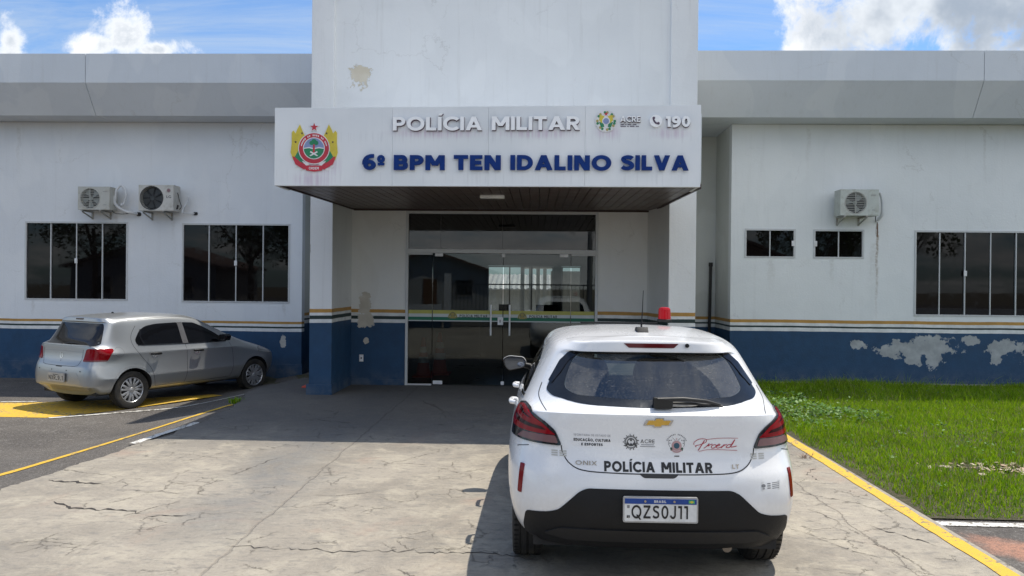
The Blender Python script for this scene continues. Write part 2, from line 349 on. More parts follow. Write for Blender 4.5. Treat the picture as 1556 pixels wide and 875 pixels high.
def concrete_mat():
    m, nt, p = newmat('worn_concrete')
    pos = nd(nt, 'ShaderNodeNewGeometry').outputs['Position']; xyz = nd(nt, 'ShaderNodeSeparateXYZ', {0: pos}).outputs
    n1 = noise(nt, pos, .55, 8, .62, .4); n2 = noise(nt, pos, 2.6, 9, .68, .6); n3 = noise(nt, pos, 30, 6, .8); n4 = noise(nt, vscale(nt, pos, (1, 2.2, 1)), 7, 8, .7)
    c = mixc(nt, ramp(nt, n1, .32, .68), (.225, .202, .168), (.335, .30, .248))
    c = mixc(nt, ma(nt, 'MULTIPLY', ramp(nt, n2, .42, .70), .75), c, (.43, .385, .305))
    c = mixc(nt, ma(nt, 'MULTIPLY', ramp(nt, n4, .48, .68), .65), c, (.175, .165, .15))
    c = mixc(nt, ma(nt, 'MULTIPLY', ramp(nt, noise(nt, pos, 1.1, 5, .6, .8), .56, .74), .45), c, (.36, .25, .19))
    # traffic darkened lane beside the joint, as a long worn stain
    bx = ma(nt, 'DIVIDE', ma(nt, 'SUBTRACT', xyz[0], ma(nt, 'ADD', -2.35, ma(nt, 'MULTIPLY', ma(nt, 'SUBTRACT', n1, .5), 1.6))), .42)
    lane = ma(nt, 'POWER', 2.718, ma(nt, 'MULTIPLY', ma(nt, 'MULTIPLY', bx, bx), -1))
    lane = ma(nt, 'MULTIPLY', lane, ramp(nt, xyz[1], 4.4, 6.4))
    c = mixc(nt, ma(nt, 'MULTIPLY', ma(nt, 'MULTIPLY', lane, ramp(nt, n2, .25, .7)), .85), c, (.135, .140, .145))
    # apron under the canopy: its shade darkened into the concrete colour
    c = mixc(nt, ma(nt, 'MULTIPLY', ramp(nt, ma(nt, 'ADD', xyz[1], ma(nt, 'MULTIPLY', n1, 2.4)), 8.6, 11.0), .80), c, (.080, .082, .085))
    # speckle
    c = mixc(nt, ma(nt, 'MULTIPLY', ramp(nt, n3, .50, .72), .45), c, (.12, .11, .10))
    c = mixc(nt, ma(nt, 'MULTIPLY', ramp(nt, n3, .46, .26), .35), c, (.55, .52, .46))
    # cracks: wide wandering ones, and fine crazing in patches
    wob = nd(nt, 'ShaderNodeTexNoise', {'Vector': pos, 'Scale': 2.6, 'Detail': 10, 'Roughness': .78}).outputs['Color']
    dv = nd(nt, 'ShaderNodeVectorMath', {0: pos, 1: vscale(nt, wob, (.36, .36, .0))}, operation='ADD').outputs[0]
    def crk(vec, sc_, wd, lo, hi, ns):
        v = nd(nt, 'ShaderNodeTexVoronoi', {'Vector': vec, 'Scale': sc_}, feature='DISTANCE_TO_EDGE', voronoi_dimensions='2D').outputs['Distance']
        return ma(nt, 'MULTIPLY', ramp(nt, v, wd * .4, wd, 1, 0), ramp(nt, noise(nt, pos, ns, 4, .6), lo, hi))
    k1 = crk(dv, .42, .0035, .50, .60, .9); k2 = ma(nt, 'MULTIPLY', crk(dv, 1.7, .0075, .53, .62, 1.3), .55); k3 = ma(nt, 'MULTIPLY', crk(dv, 5.5, .024, .56, .66, 1.9), .6)
    # formed joints
    jw = ma(nt, 'MULTIPLY', ma(nt, 'SUBTRACT', noise(nt, pos, 2.2, 6, .7), .5), .14)
    j1 = ramp(nt, ma(nt, 'ABSOLUTE', ma(nt, 'ADD', ma(nt, 'ADD', xyz[0], 1.99), jw)), .003, .015, 1, 0)
    j2 = ramp(nt, ma(nt, 'ABSOLUTE', ma(nt, 'ADD', ma(nt, 'SUBTRACT', xyz[1], 4.98), ma(nt, 'MULTIPLY', jw, 2.2))), .002, .009, 1, 0)
    j4 = ramp(nt, ma(nt, 'ABSOLUTE', ma(nt, 'ADD', ma(nt, 'SUBTRACT', xyz[0], 2.35), ma(nt, 'MULTIPLY', jw, 1.5))), .002, .010, 1, 0)
    ck = ma(nt, 'MAXIMUM', ma(nt, 'MAXIMUM', k1, k2), ma(nt, 'MAXIMUM', ma(nt, 'MULTIPLY', k3, .7), ma(nt, 'MAXIMUM', ma(nt, 'MULTIPLY', j1, .42), ma(nt, 'MULTIPLY', j4, .5))))
    c = mixc(nt, ma(nt, 'MULTIPLY', ck, .58), c, (.05, .04, .035))
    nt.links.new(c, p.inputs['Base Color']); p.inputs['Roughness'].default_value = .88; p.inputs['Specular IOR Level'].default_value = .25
    h = ma(nt, 'ADD', ma(nt, 'ADD', ma(nt, 'MULTIPLY', n2, 2), ma(nt, 'MULTIPLY', n3, .7)), ma(nt, 'MULTIPLY', ck, -1.6))
    bump(nt, p, h, .012, .8)
    return m
def asphalt_mat():
    m, nt, p = newmat('old_asphalt')
    pos = nd(nt, 'ShaderNodeNewGeometry').outputs['Position']; xyz = nd(nt, 'ShaderNodeSeparateXYZ', {0: pos}).outputs
    n1 = noise(nt, pos, .6, 7, .6, .3); n2 = noise(nt, pos, 4, 8, .7); n3 = noise(nt, pos, 42, 4, .85)
    v = nd(nt, 'ShaderNodeTexVoronoi', {'Vector': pos, 'Scale': 60}).outputs['Distance']
    c = mixc(nt, ramp(nt, n1, .3, .7), (.085, .077, .070), (.125, .113, .10))
    c = mixc(nt, ma(nt, 'MULTIPLY', ramp(nt, n2, .50, .72), .5), c, (.16, .15, .135))
    c = mixc(nt, ma(nt, 'MULTIPLY', ramp(nt, n3, .54, .68), .75), c, (.34, .32, .30))
    c = mixc(nt, ma(nt, 'MULTIPLY', ramp(nt, n3, .44, .34), .7), c, (.022, .021, .020))
    c = mixc(nt, ma(nt, 'MULTIPLY', ramp(nt, noise(nt, vscale(nt, pos, (1, 2.4, 1)), 2.0, 9, .7, .5), .60, .72), .55), c, (.30, .285, .26))
    # brick-red dust spill by the drive
    a = ma(nt, 'ADD', ma(nt, 'MULTIPLY', ma(nt, 'SUBTRACT', xyz[0], 3.32), .62), ma(nt, 'MULTIPLY', ma(nt, 'SUBTRACT', xyz[1], 5.28), .78))
    b = ma(nt, 'ADD', ma(nt, 'MULTIPLY', ma(nt, 'SUBTRACT', xyz[0], 3.32), .78), ma(nt, 'MULTIPLY', ma(nt, 'SUBTRACT', xyz[1], 5.28), -.62))
    d = ma(nt, 'SQRT', ma(nt, 'ADD', ma(nt, 'POWER', ma(nt, 'DIVIDE', a, .26), 2), ma(nt, 'POWER', ma(nt, 'DIVIDE', b, .5), 2)))
    sp = ramp(nt, ma(nt, 'ADD', d, ma(nt, 'MULTIPLY', ma(nt, 'SUBTRACT', n2, .5), 1.6)), 1.1, .35)
    c = mixc(nt, ma(nt, 'MULTIPLY', sp, ramp(nt, n3, .35, .6, .35, .9)), c, (.42, .21, .14))
    nt.links.new(c, p.inputs['Base Color']); p.inputs['Roughness'].default_value = .92; p.inputs['Specular IOR Level'].default_value = .3
    bump(nt, p, ma(nt, 'ADD', v, ma(nt, 'MULTIPLY', n3, .8)), .008, .9)
    return m
def paint_line_mat(name, col, wear=.55):
    m, nt, p = newmat(name)
    pos = nd(nt, 'ShaderNodeNewGeometry').outputs['Position']
    n = noise(nt, pos, 22, 8, .75); n2 = noise(nt, pos, 3, 5, .6); n3 = noise(nt, pos, 80, 3, .7)
    f = ma(nt, 'ADD', ma(nt, 'MULTIPLY', n, .7), ma(nt, 'MULTIPLY', n2, .3))
    c = mixc(nt, ramp(nt, n2, .3, .7), tuple(x * .88 for x in col), col)
    c = mixc(nt, ramp(nt, f, wear, wear + .05), c, (.17, .15, .12))
    c = mixc(nt, ma(nt, 'MULTIPLY', ramp(nt, n3, .55, .7), .35), c, (.2, .16, .1))
    nt.links.new(c, p.inputs['Base Color']); p.inputs['Roughness'].default_value = .8
    bump(nt, p, n3, .004, .6)
    return m
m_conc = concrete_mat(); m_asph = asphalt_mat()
m_yel = paint_line_mat('yellow_road_paint', (.66, .41, .035), .525); m_whl = paint_line_mat('white_road_paint', (.68, .67, .63), .51)
def soil_mat():
    m, nt, p = newmat('lawn_soil')
    pos = nd(nt, 'ShaderNodeNewGeometry').outputs['Position']
    n = noise(nt, pos, 9, 8, .7); n2 = noise(nt, pos, 60, 3)
    c = mixc(nt, ramp(nt, n, .35, .65), (.035, .045, .012), (.09, .075, .045))
    nt.links.new(mixc(nt, ramp(nt, n2, .5, .7), c, (.13, .11, .07)), p.inputs['Base Color']); p.inputs['Roughness'].default_value = 1
    bump(nt, p, n, .05, 1)
    return m
m_soil = soil_mat()

# ------------------------------------------------------------------ ground
def sstep(a, b, x):
    t = min(1, max(0, (x - a) / (b - a))); return t * t * (3 - 2 * t)
def zA(x, y): return -.012 - .190 * sstep(-4.1, -5.7, x) * sstep(5, 10, y)
mb = MB().add([(-400, -400, -.30), (400, -400, -.30), (400, 400, -.30), (-400, 400, -.30)], [(0, 1, 2, 3)])
tag(mb.build('ground', M('ground_earth', (.13, .11, .07), .95, vs=.3, bmp=.5)), kind='structure')
# asphalt, one sheet, falling away to the left
mb = MB(); xs = [-60, -30, -20, -15, -12] + [-10 + .25 * i for i in range(26)] + [-3.6, -2, 0, 2, 4, 8, 14, 25, 60]; ys = [-60, -30, -15, -8, -4, 0, 2, 4] + [4.5 + .5 * i for i in range(24)]
mb.add([(x, y, zA(x, y)) for y in ys for x in xs], [(j * len(xs) + i, j * len(xs) + i + 1, (j + 1) * len(xs) + i + 1, (j + 1) * len(xs) + i) for j in range(len(ys) - 1) for i in range(len(xs) - 1)])
tag(mb.build('asphalt', m_asph, smooth=40), kind='structure')
# concrete drive with a crumbled left edge
edge = [(-4.9, -6), (-4.85, 2), (-4.75, 4.2), (-4.58, 5.2), (-4.44, 6.26), (-4.34, 7.2), (-4.27, 8.24), (-4.18, 9.5), (-4.22, 10.6), (-4.45, 11.6), (-4.62, 12.3), (-4.55, 13.1), (-4.3, 14.0), (-4.2, 15.0)]
ev = []
for i in range(len(edge) - 1):
    n = max(2, int(math.dist(edge[i], edge[i + 1]) / .05))
    for k in range(n):
        t = k / n; x = edge[i][0] * (1 - t) + edge[i + 1][0] * t; y = edge[i][1] * (1 - t) + edge[i + 1][1] * t
        j = random.gauss(0, .010) + .03 * math.sin(y * 5.1) * math.sin(y * 1.7 + 1) + (.10 * max(0, math.sin(y * 2.3 + .6)) ** 6 if 5 < y < 9 else 0)
        ev.append((x + j, y))
ev.append(edge[-1])
poly = ev + [(3.7, 15.0), (3.7, 14.36), (3.02, 14.2), (3.02, -6)]
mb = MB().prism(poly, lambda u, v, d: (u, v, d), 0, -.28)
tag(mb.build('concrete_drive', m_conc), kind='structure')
mb = MB().box(3.03, 14, 14.16, 14.39, -.2, .012).box(3.62, 14, 13.9, 14.159, -.2, -.05)
tag(mb.build('wall_footing', M('footing_concrete', (.30, .29, .26), .9, bmp=.6, vs=3)), kind='structure')
# strip of bare earth between drive and left wing
mb = MB(); 
for i in range(14):
    for j in range(6): pass
g = [(-5.3 + .15 * i, 13.5 + .16 * j) for j in range(11) for i in range(13)]
mb.add([(x, y, -.02 + .03 * math.sin(x * 9 + y * 5) - .1 * sstep(-4.3, -4.9, x)) for x, y in g], [(j * 13 + i, j * 13 + i + 1, (j + 1) * 13 + i + 1, (j + 1) * 13 + i) for j in range(10) for i in range(12)])
tag(mb.build('soil_strip', m_soil, smooth=60), kind='structure')
# paving slab under the canopy door
def sheet(name, mat, pts, z, kind='structure'):
    mb = MB().add([(x, y, z if not callable(z) else z(x, y)) for x, y in pts], [tuple(range(len(pts)))])
    return tag(mb.build(name, mat), kind=kind)
def stripe(name, mat, pts, w, zf):
    pts = spl(pts, 10); L = rib([p[:2] for p in pts], w); mb = MB()
    vs = []; n = len(pts)
    rnd = random.Random(3)
    for q in L: vs += [q[0], q[1]]
    vs += [L[-1][3], L[-1][2]]
    vs = [(x + rnd.gauss(0, .004), y + rnd.gauss(0, .004)) for x, y in vs]
    mb.add([(x, y, zf(x, y)) for x, y in vs], [(2 * i, 2 * i + 1, 2 * i + 3, 2 * i + 2) for i in range(n - 1)])
    return tag(mb.build(name, mat), kind='structure')
on = lambda d: (lambda x, y: zA(x, y) + d)
stripe('yellow_line', m_yel, [(-5.35, 3.5), (-5.1, 5.4), (-4.90, 6.84), (-4.80, 8.2), (-4.66, 9.6), (-4.50, 10.6), (-4.40, 11.05)], .095, on(.006))
stripe('yellow_line', m_yel, [(2.90, -3), (2.91, 4.0), (2.915, 6), (2.93, 8), (2.94, 10.2), (2.95, 13.6)], .12, lambda x, y: .005)
stripe('white_line', m_whl, [(3.0, 5.86), (4.5, 5.84), (6.5, 5.80), (9.5, 5.74)], .10, on(.006))
# ------------------------------------------------------------------ lawn
sheet('lawn_soil', m_soil, [(3.025, 5.97), (5, 5.93), (8, 5.88), (12.5, 5.8), (12.5, 14.2), (3.025, 14.2)], .0)

# long ragged cracks in the slab
def crack(name, pts, w, seed, br=0):
    r = random.Random(seed); P = []
    for i in range(len(pts) - 1):
        n = max(3, int(math.dist(pts[i], pts[i + 1]) / .035))
        for k in range(n):
            t = k / n; P.append((pts[i][0] * (1 - t) + pts[i + 1][0] * t + r.gauss(0, .010), pts[i][1] * (1 - t) + pts[i + 1][1] * t + r.gauss(0, .016)))
    P.append(pts[-1]); mb = MB(); vs = []
    for i, (x, y) in enumerate(P):
        e = min(1, i / 3, (len(P) - 1 - i) / 3); ww = w * e * r.uniform(.15, 1.5) / 2 + .0004
        vs += [(x, y - ww, .0032), (x, y + ww, .0032)]
    mb.add(vs, [(2 * i, 2 * i + 1, 2 * i + 3, 2 * i + 2) for i in range(len(P) - 1)])
    tag(mb.build(name, M('crack_dark', (.035, .03, .026), .95)), kind='structure')
crack('concrete_crack', [(-4.28, 6.62), (-4.02, 6.55), (-3.70, 6.50)], .028, 1)
crack('concrete_crack', [(-3.80, 5.95), (-3.55, 5.82), (-3.05, 5.76), (-2.95, 5.70)], .022, 3); crack('concrete_crack', [(-4.35, 5.62), (-4.10, 5.60), (-3.98, 5.66)], .035, 4)
crack('concrete_crack', [(-2.9, 5.67), (-2.55, 5.66)], .016, 5); crack('concrete_crack', [(-2.05, 5.03), (-1.2, 4.98), (-.35, 5.0), (.0, 4.92)], .008, 6)
crack('concrete_crack', [(1.75, 5.9), (2.05, 5.3), (2.35, 4.9), (2.55, 4.4)], .007, 7); crack('concrete_crack', [(2.45, 5.75), (2.62, 5.5), (2.75, 5.3)], .02, 8); crack('concrete_crack', [(2.2, 6.7), (2.6, 6.35), (2.8, 6.0)], .008, 9)
crack('concrete_crack', [(2.75, 7.6), (2.55, 7.3), (2.60, 6.9)], .010, 10)

# ------------------------------------------------------------------ grass
def blade_mesh(name, n, area, hmin, hmax, wid, mats, seed=1, hfun=None, keep=None, lean=.5, clump=0):
    rng = np.random.default_rng(seed)
    x0, x1, y0, y1 = area
    x = rng.uniform(x0, x1, n); y = rng.uniform(y0, y1, n)
    if keep is not None:
        k = keep(x, y, rng); x = x[k]; y = y[k]; n = len(x)
    h = rng.uniform(hmin, hmax, n) * (.75 + .5 * (np.sin(x * 3.1) * np.sin(y * 2.7 + x) * .5 + .5))
    if hfun is not None: h = h * hfun(x, y)
    a = rng.uniform(0, 2 * np.pi, n); w = wid * rng.uniform(.6, 1.3, n)
    la = rng.uniform(0, 2 * np.pi, n); ll = h * rng.uniform(.1, lean, n)
    dx, dy = np.cos(a) * w, np.sin(a) * w; lx, ly = np.cos(la) * ll, np.sin(la) * ll
    z0 = np.full(n, -.005)
    V = np.stack([np.stack([x - dx, y - dy, z0], 1), np.stack([x + dx, y + dy, z0], 1),
                  np.stack([x - dx * .8 + lx * .35, y - dy * .8 + ly * .35, h * .6], 1), np.stack([x + dx * .8 + lx * .35, y + dy * .8 + ly * .35, h * .6], 1),
                  np.stack([x + lx, y + ly, h], 1)], 1).reshape(-1, 3)
    base = np.arange(n)[:, None] * 5
    q = (base + np.array([0, 1, 3, 2])).reshape(-1); t = (base + np.array([2, 3, 4])).reshape(-1)
    me = bpy.data.meshes.new(name); me.vertices.add(len(V)); me.vertices.foreach_set('co', V.astype(np.float32).ravel())
    me.loops.add(len(q) + len(t)); me.loops.foreach_set('vertex_index', np.concatenate([q, t]).astype(np.int32))
    ls = np.concatenate([np.arange(n) * 4, 4 * n + np.arange(n) * 3]); me.polygons.add(2 * n); me.polygons.foreach_set('loop_start', ls.astype(np.int32))
    for m in mats: me.materials.append(m)
    mi = rng.choice(len(mats), n, p=[.45, .35, .13, .07][:len(mats)] if len(mats) == 4 else None); me.polygons.foreach_set('material_index', np.concatenate([mi, mi]).astype(np.int32))
    me.update(calc_edges=True); me.validate()
    o = bpy.data.objects.new(name, me); COL.objects.link(o); return o
def leaf_mat(name, c, trans=.35, rough=.5, var=.2):
    m, nt, p = newmat(name)
    pos = nd(nt, 'ShaderNodeNewGeometry').outputs['Position']
    n = noise(nt, pos, 1.3, 4); n2 = noise(nt, pos, 25, 2)
    f = ma(nt, 'ADD', ma(nt, 'MULTIPLY', n, .5), ma(nt, 'MULTIPLY', n2, .5))
    cc = mixc(nt, ramp(nt, f, .35, .65), tuple(x * (1 - var) for x in c), tuple(x * (1 + var) for x in c))
    nt.links.new(cc, p.inputs['Base Color']); p.inputs['Roughness'].default_value = rough; p.inputs['Specular IOR Level'].default_value = .3
    tr = nd(nt, 'ShaderNodeBsdfTranslucent', {'Color': cc}); mx = nd(nt, 'ShaderNodeMixShader', {0: trans, 1: p.outputs[0], 2: tr.outputs[0]})
    nt.links.new(mx.outputs[0], nt.nodes['Material Output'].inputs[0])
    return m
gm = [leaf_mat('grass_blade', (.25, .40, .006), .5), leaf_mat('grass_blade_dark', (.12, .25, .006), .5), leaf_mat('grass_blade_pale', (.30, .42, .02), .45), leaf_mat('grass_blade_dry', (.30, .25, .11), .2)]
def keep_lawn(x, y, rng):
    k = (x > 3.05 + .04 * np.sin(y * 7) + rng.exponential(.02, len(x))) & (y > 5.97 - .016 * (x - 3) + np.abs(rng.normal(0, .05, len(x))))
    bare = np.exp(-(((x - 4.95) / .42) ** 4 + ((y - 7.62) / .26) ** 2)) + .95 * np.exp(-(((x - 4.2) / .30) ** 2 + ((y - 7.66) / .20) ** 2))
    k &= rng.uniform(0, 1, len(x)) > bare * 1.0
    k &= ~((x < 3.7) & (y > 14.1))
    return k
def h_lawn(x, y):
    n = 1 + .35 * np.sin(x * 1.3 + 1) * np.sin(y * 1.9)
    return n * (1 + .5 * np.clip((y - 12.6) / 1.4, 0, 1)) * np.clip(.35 + (y - 5.9) * .9, .35, 1) * np.clip(.4 + (x - 3.0) * 2.2, .4, 1)
tag(blade_mesh('grass', 190000, (3.03, 11.5, 5.9, 14.12), .030, .080, .0035, gm, 3, h_lawn, keep_lawn, .9),
    'green lawn grass growing between the drive and the right wing', 'grass', kind='stuff')
tag(blade_mesh('tall_grass', 1500, (3.4, 11.5, 11.6, 14.1), .12, .26, .003, gm, 5, None, None, 1.1),
    'long thin grass stalks at the foot of the right wall', 'grass', kind='stuff')
# broad-leaved weeds beyond the drive edge
wm = [leaf_mat('weed_leaf', (.12, .24, .06), .35, .75), leaf_mat('weed_leaf_pale', (.24, .36, .14), .35, .6), leaf_mat('weed_leaf_dark', (.03, .07, .02), .25)]
def weed_leaves(mb, cx, cy, n, rx, ry, h, r0, r1, rng):
    for _ in range(n):
        a = rng.uniform(0, 6.28); q = math.sqrt(rng.random()); x = cx + math.cos(a) * rx * q; y = cy + math.sin(a) * ry * q
        z = h * (1 - q * q * .7) * rng.uniform(.25, 1); s = rng.uniform(r0, r1); d = rng.uniform(0, 6.28); tl = rng.uniform(-.2, .9)
        u = Vector((math.cos(d) * math.cos(tl), math.sin(d) * math.cos(tl), math.sin(tl))) * s; w = Vector((-math.sin(d), math.cos(d), rng.uniform(-.4, .4))) * s * .38
        p = Vector((x, y, z)); mb.add([p, p + u * .5 + w, p + u, p + u * .5 - w], [(0, 1, 2, 3)], rng.choice((0, 0, 1, 2)))
rng = random.Random(11)
mb = MB()
for cx, cy, rx, ry, h, n in ((3.75, 11.2, .5, .8, .13, 520), (4.3, 10.6, .55, .5, .10, 380), (3.5, 10.0, .3, .6, .09, 220), (3.8, 12.0, .5, .4, .16, 160)):
    weed_leaves(mb, cx, cy, n, rx, ry, h, .03, .07, rng)
for _ in range(240): weed_leaves(mb, rng.uniform(3.3, 10), rng.uniform(6.3, 13.8), 6, .09, .09, .09, .02, .045, rng)
tag(mb.build('ground_cover', wm, recalc=False), 'low broad-leaved weeds spreading over the lawn beside the drive', 'weeds', kind='stuff')
mb = MB()
lm = [M('dry_leaf', (.34, .24, .16), .9, var=.3), M('dry_leaf_pale', (.46, .38, .29), .9, var=.3), M('twig_dark', (.06, .045, .035), .9)]
for _ in range(330):
    x = rng.gauss(4.75, .42); y = rng.gauss(7.62, .10); s = rng.uniform(.01, .045); d = rng.uniform(0, 6.28); z = rng.uniform(.005, .035)
    u = Vector((math.cos(d), math.sin(d), rng.uniform(-.3, .3))) * s; w = Vector((-math.sin(d), math.cos(d), rng.uniform(-.5, .5))) * s * .5; p = Vector((x, y, z))
    mb.add([p - u, p + w, p + u, p - w], [(0, 1, 2, 3)], rng.choice((0, 1, 1, 2)))
tag(mb.build('leaf_litter', lm, recalc=False), 'dry brown leaves and twigs in a bare patch of the lawn', 'leaf litter', kind='stuff')
# tuft growing at the crumbled corner of the drive
def tuft(name, x, y, z, n, h, spread, label, mats, seed, w=.006):
    r = random.Random(seed); mb = MB()
    for _ in range(n):
        a = r.uniform(0, 6.28); l = h * r.uniform(.5, 1); b = Vector((x + r.gauss(0, spread * .3), y + r.gauss(0, spread * .3), z)); o = Vector((math.cos(a), math.sin(a), 0)) * spread * r.uniform(.3, 1.2); s = Vector((-math.sin(a), math.cos(a), 0)) * w
        m1 = b + o * .5 + Vector((0, 0, l * .75)); t = b + o + Vector((0, 0, l))
        mb.add([b - s, b + s, m1 + s * .8, m1 - s * .8, t], [(0, 1, 2, 3), (3, 2, 4)], r.randrange(len(mats)))
    o = mb.build(name, mats, off=(x, y, z), recalc=False); o.location = (x, y, z)
    return tag(o, label, 'weed', 'weeds in the paving')
tuft('weed_tuft', -4.42, 11.2, -.03, 60, .10, .12, 'small green weed tuft where the yellow line ends by the parked silver car', gm[:2], 2)
tuft('weed_tuft', 2.78, 8.0, 0, 22, .06, .12, 'dry brown weed lying on the drive beside the right yellow line', [M('dry_weed', (.16, .09, .06), .9)], 4, .003)
tuft('weed_tuft', -3.85, 13.5, -.02, 60, .28, .13, 'withered weeds growing in the corner behind the left pillar', [gm[3], M('withered_leaf', (.16, .07, .05), .8), gm[1]], 5, .008)

# ------------------------------------------------------------------ building
BO = (-.55, 12.0, 0)
bld = empty('police_station', BO)
tag(bld, 'white and blue police station with a tall entrance block and two low wings', 'building')
def bpart(name, mb, mats, parent=None, **k):
    return mb.build(name, mats, parent or bld, off=BO, **k)
m_frame = M('white_aluminium', (.54, .55, .55), .38, .0, var=.04, bmp=.1)
def dark_glass(name, col, rough=.015, ior=1.7, wav=.25):
    m, nt, p = newmat(name); pos = nd(nt, 'ShaderNodeNewGeometry').outputs['Position']
    nt.links.new(mixc(nt, noise(nt, pos, 2, 4), tuple(c * .7 for c in col), tuple(c * 1.3 for c in col)), p.inputs['Base Color'])
    nt.links.new(ramp(nt, noise(nt, pos, 5, 7, .7), .45, .8, rough, rough + .10), p.inputs['Roughness'])
    p.inputs['IOR'].default_value = ior
    bump(nt, p, noise(nt, pos, 1.1, 2), .01, wav)
    return m
m_glass = dark_glass('tinted_window_film', (.004, .003, .003), .015, 1.34, .06)
m_rubber = M('black_rubber', (.02, .02, .02), .6)
def wall_holes(x0, x1, z0, z1, holes, y0, th):
    xs = sorted({x0, x1, *[h[0] for h in holes], *[h[1] for h in holes]}); zs = sorted({z0, z1, *[h[2] for h in holes], *[h[3] for h in holes]})
    solid = lambda i, j: 0 <= i < len(xs) - 1 and 0 <= j < len(zs) - 1 and not any(h[0] <= (xs[i] + xs[i + 1]) / 2 <= h[1] and h[2] <= (zs[j] + zs[j + 1]) / 2 <= h[3] for h in holes)
    mb = MB()
    for i in range(len(xs) - 1):
        for j in range(len(zs) - 1):
            if not solid(i, j): continue
            a, b, c, d = xs[i], xs[i + 1], zs[j], zs[j + 1]
            for y in (y0, y0 + th): mb.add([(a, y, c), (b, y, c), (b, y, d), (a, y, d)], [(0, 1, 2, 3)])
            for di, dj, e in ((-1, 0, ((a, c), (a, d))), (1, 0, ((b, c), (b, d))), (0, -1, ((a, c), (b, c))), (0, 1, ((a, d), (b, d)))):
                if not solid(i + di, j + dj):
                    (p, q), (r, s) = e; mb.add([(p, y0, q), (r, y0, s), (r, y0 + th, s), (p, y0 + th, q)], [(0, 1, 2, 3)])
    return mb
WY = 14.4
def window(x0, x1, z0, z1, n, latch=None, y=WY, label=None):
    """framed sliding window set in its opening, n panes"""
    f = MB(); t = .035; yy = y - .012
    f.box(x0, x1, yy, y + .07, z1 - t, z1).box(x0, x1, yy, y + .07, z0, z0 + t * .8).box(x0, x0 + t, yy + .001, y + .069, z0 + t * .8, z1 - t).box(x1 - t, x1, yy + .001, y + .069, z0 + t * .8, z1 - t)
    for k in range(1, n):
        x = x0 + (x1 - x0) * k / n; f.box(x - .010, x + .010, yy + .012, y + .05, z0 + t * .8, z1 - t)
    w = bpart('window', f, m_frame, bevel=.003)
    for k in range(n):
        a = x0 + (x1 - x0) * k / n + (.014 if k else t); b = x0 + (x1 - x0) * (k + 1) / n - (.014 if k < n - 1 else t)
        dy = .018 + (.012 if k % 2 else 0)
        bpart('pane', MB().box(a - .004, b + .004, y + dy, y + dy + .006, z0 + t * .8 - .004, z1 - t + .004), m_glass, w)
    if latch is not None:
        xl = x0 + (x1 - x0) * latch; zc = (z0 + z1) / 2
        bpart('latch', MB().box(xl - .028, xl + .028, y - .02, y + .001, zc - .05, zc + .05), M('latch_white', (.7, .7, .7), .4), w, bevel=.006)
    # render sill line
    return w
wr = [(6.95, 9.25, 1.255, 2.83), (3.85, 4.785, 2.30, 2.84), (5.11, 6.035, 2.30, 2.835)]
wl = [(Lx(a), Lx(b), Lz(c), Lz(d)) for a, b, c, d in ((-9.76, -7.76, 1.385, 2.88), (-6.72, -4.65, 1.367, 2.865))]
bpart('wing_wall', wall_holes(3.60, 15, -.2, 4.77, wr, WY, .18), m_wingR, merge=1e-4)
bpart('wing_wall', wall_holes(-19, Lx(-4.42), -.45, Lz(4.77), wl, LW, .18), m_wingL, merge=1e-4)
window(*wr[0], 5, .4); window(*wr[1], 2, .95); window(*wr[2], 2, .04); window(*wl[0], 4, .5, LW); window(*wl[1], 4, .5, LW)
# dark rooms behind
# plinth bands
bpart('plinth', MB().box(3.585, 15, WY - .018, WY - .001, -.2, .055), m_wingR, bevel=.005)
bpart('plinth', MB().box(-19, Lx(-4.40), LW - .018, LW - .001, -.45, Lz(.215)), m_wingL, bevel=.005)
# recess between block and wings
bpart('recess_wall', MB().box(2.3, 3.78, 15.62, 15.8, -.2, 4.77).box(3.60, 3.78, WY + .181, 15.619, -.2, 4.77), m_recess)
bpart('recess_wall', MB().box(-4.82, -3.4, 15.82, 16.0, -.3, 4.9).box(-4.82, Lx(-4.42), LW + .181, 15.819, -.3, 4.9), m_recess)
window(-4.40, -3.75, 2.75, 3.72, 1, None, 15.80)
# roof fascias: upright board above, raked board below, with an expansion gap
def fascia(x0, x1, dz, name='roof_fascia'):
    prof = [(13.5, 5.86 + dz), (13.5, 5.345 + dz), (13.84, 4.775), (22, 4.775), (22, 5.80 + dz), (13.62, 5.80 + dz), (13.62, 5.86 + dz)]
    if dz: prof = [(a * LK if a < 20 else a, Lz(b)) for a, b in prof]
    return bpart(name, MB().prism(prof, lambda u, v, d: (d, u, v), x0, x1), [m_fascia])
gx = 7.66; fascia(2.47, gx, 0); fascia(gx + .010, 15.3, 0)
gl = Lx(-8.08); fascia(-19, gl, -.055); fascia(gl + .010, -3.565, -.055)
# entrance block
PIL = [(-3.56, -3.205), (2.05, 2.465)]
for a, b in PIL:
    bpart('pillar', MB().box(a, b, 12.0, 15.6, -.1, 6.56), m_pillar, bevel=.008)
bpart('plinth', MB().box(-3.60, -3.19, 11.972, 13.27, -.1, .16), m_pillar, bevel=.008)
bpart('plinth', MB().box(2.03, 2.50, 11.972, 14.4, -.1, .16), m_pillar, bevel=.008)
bpart('upper_wall', MB().box(-3.205, 2.05, 12.045, 15.6, 3.07, 6.56), m_tower)
bpart('block_roof', MB().box(-3.5, 2.4, 12.1, 22, 6.45, 6.53), m_fascia)
EY = 13.27
bpart('entrance_wall', wall_holes(-3.205, 2.05, -.1, 3.068, [(-2.262, 1.058, -.1, 3.02)], EY, .15), m_entry, merge=1e-4)
bpart('entrance_wall', MB().prism([(2.05, 12.08), (2.05, EY), (1.90, EY)], lambda u, v, d: (u, v, d), -.1, 3.045), m_entry)
bpart('plinth', MB().box(-3.189, -2.264, EY - .03, EY - .001, -.1, .10), m_entry, bevel=.008)
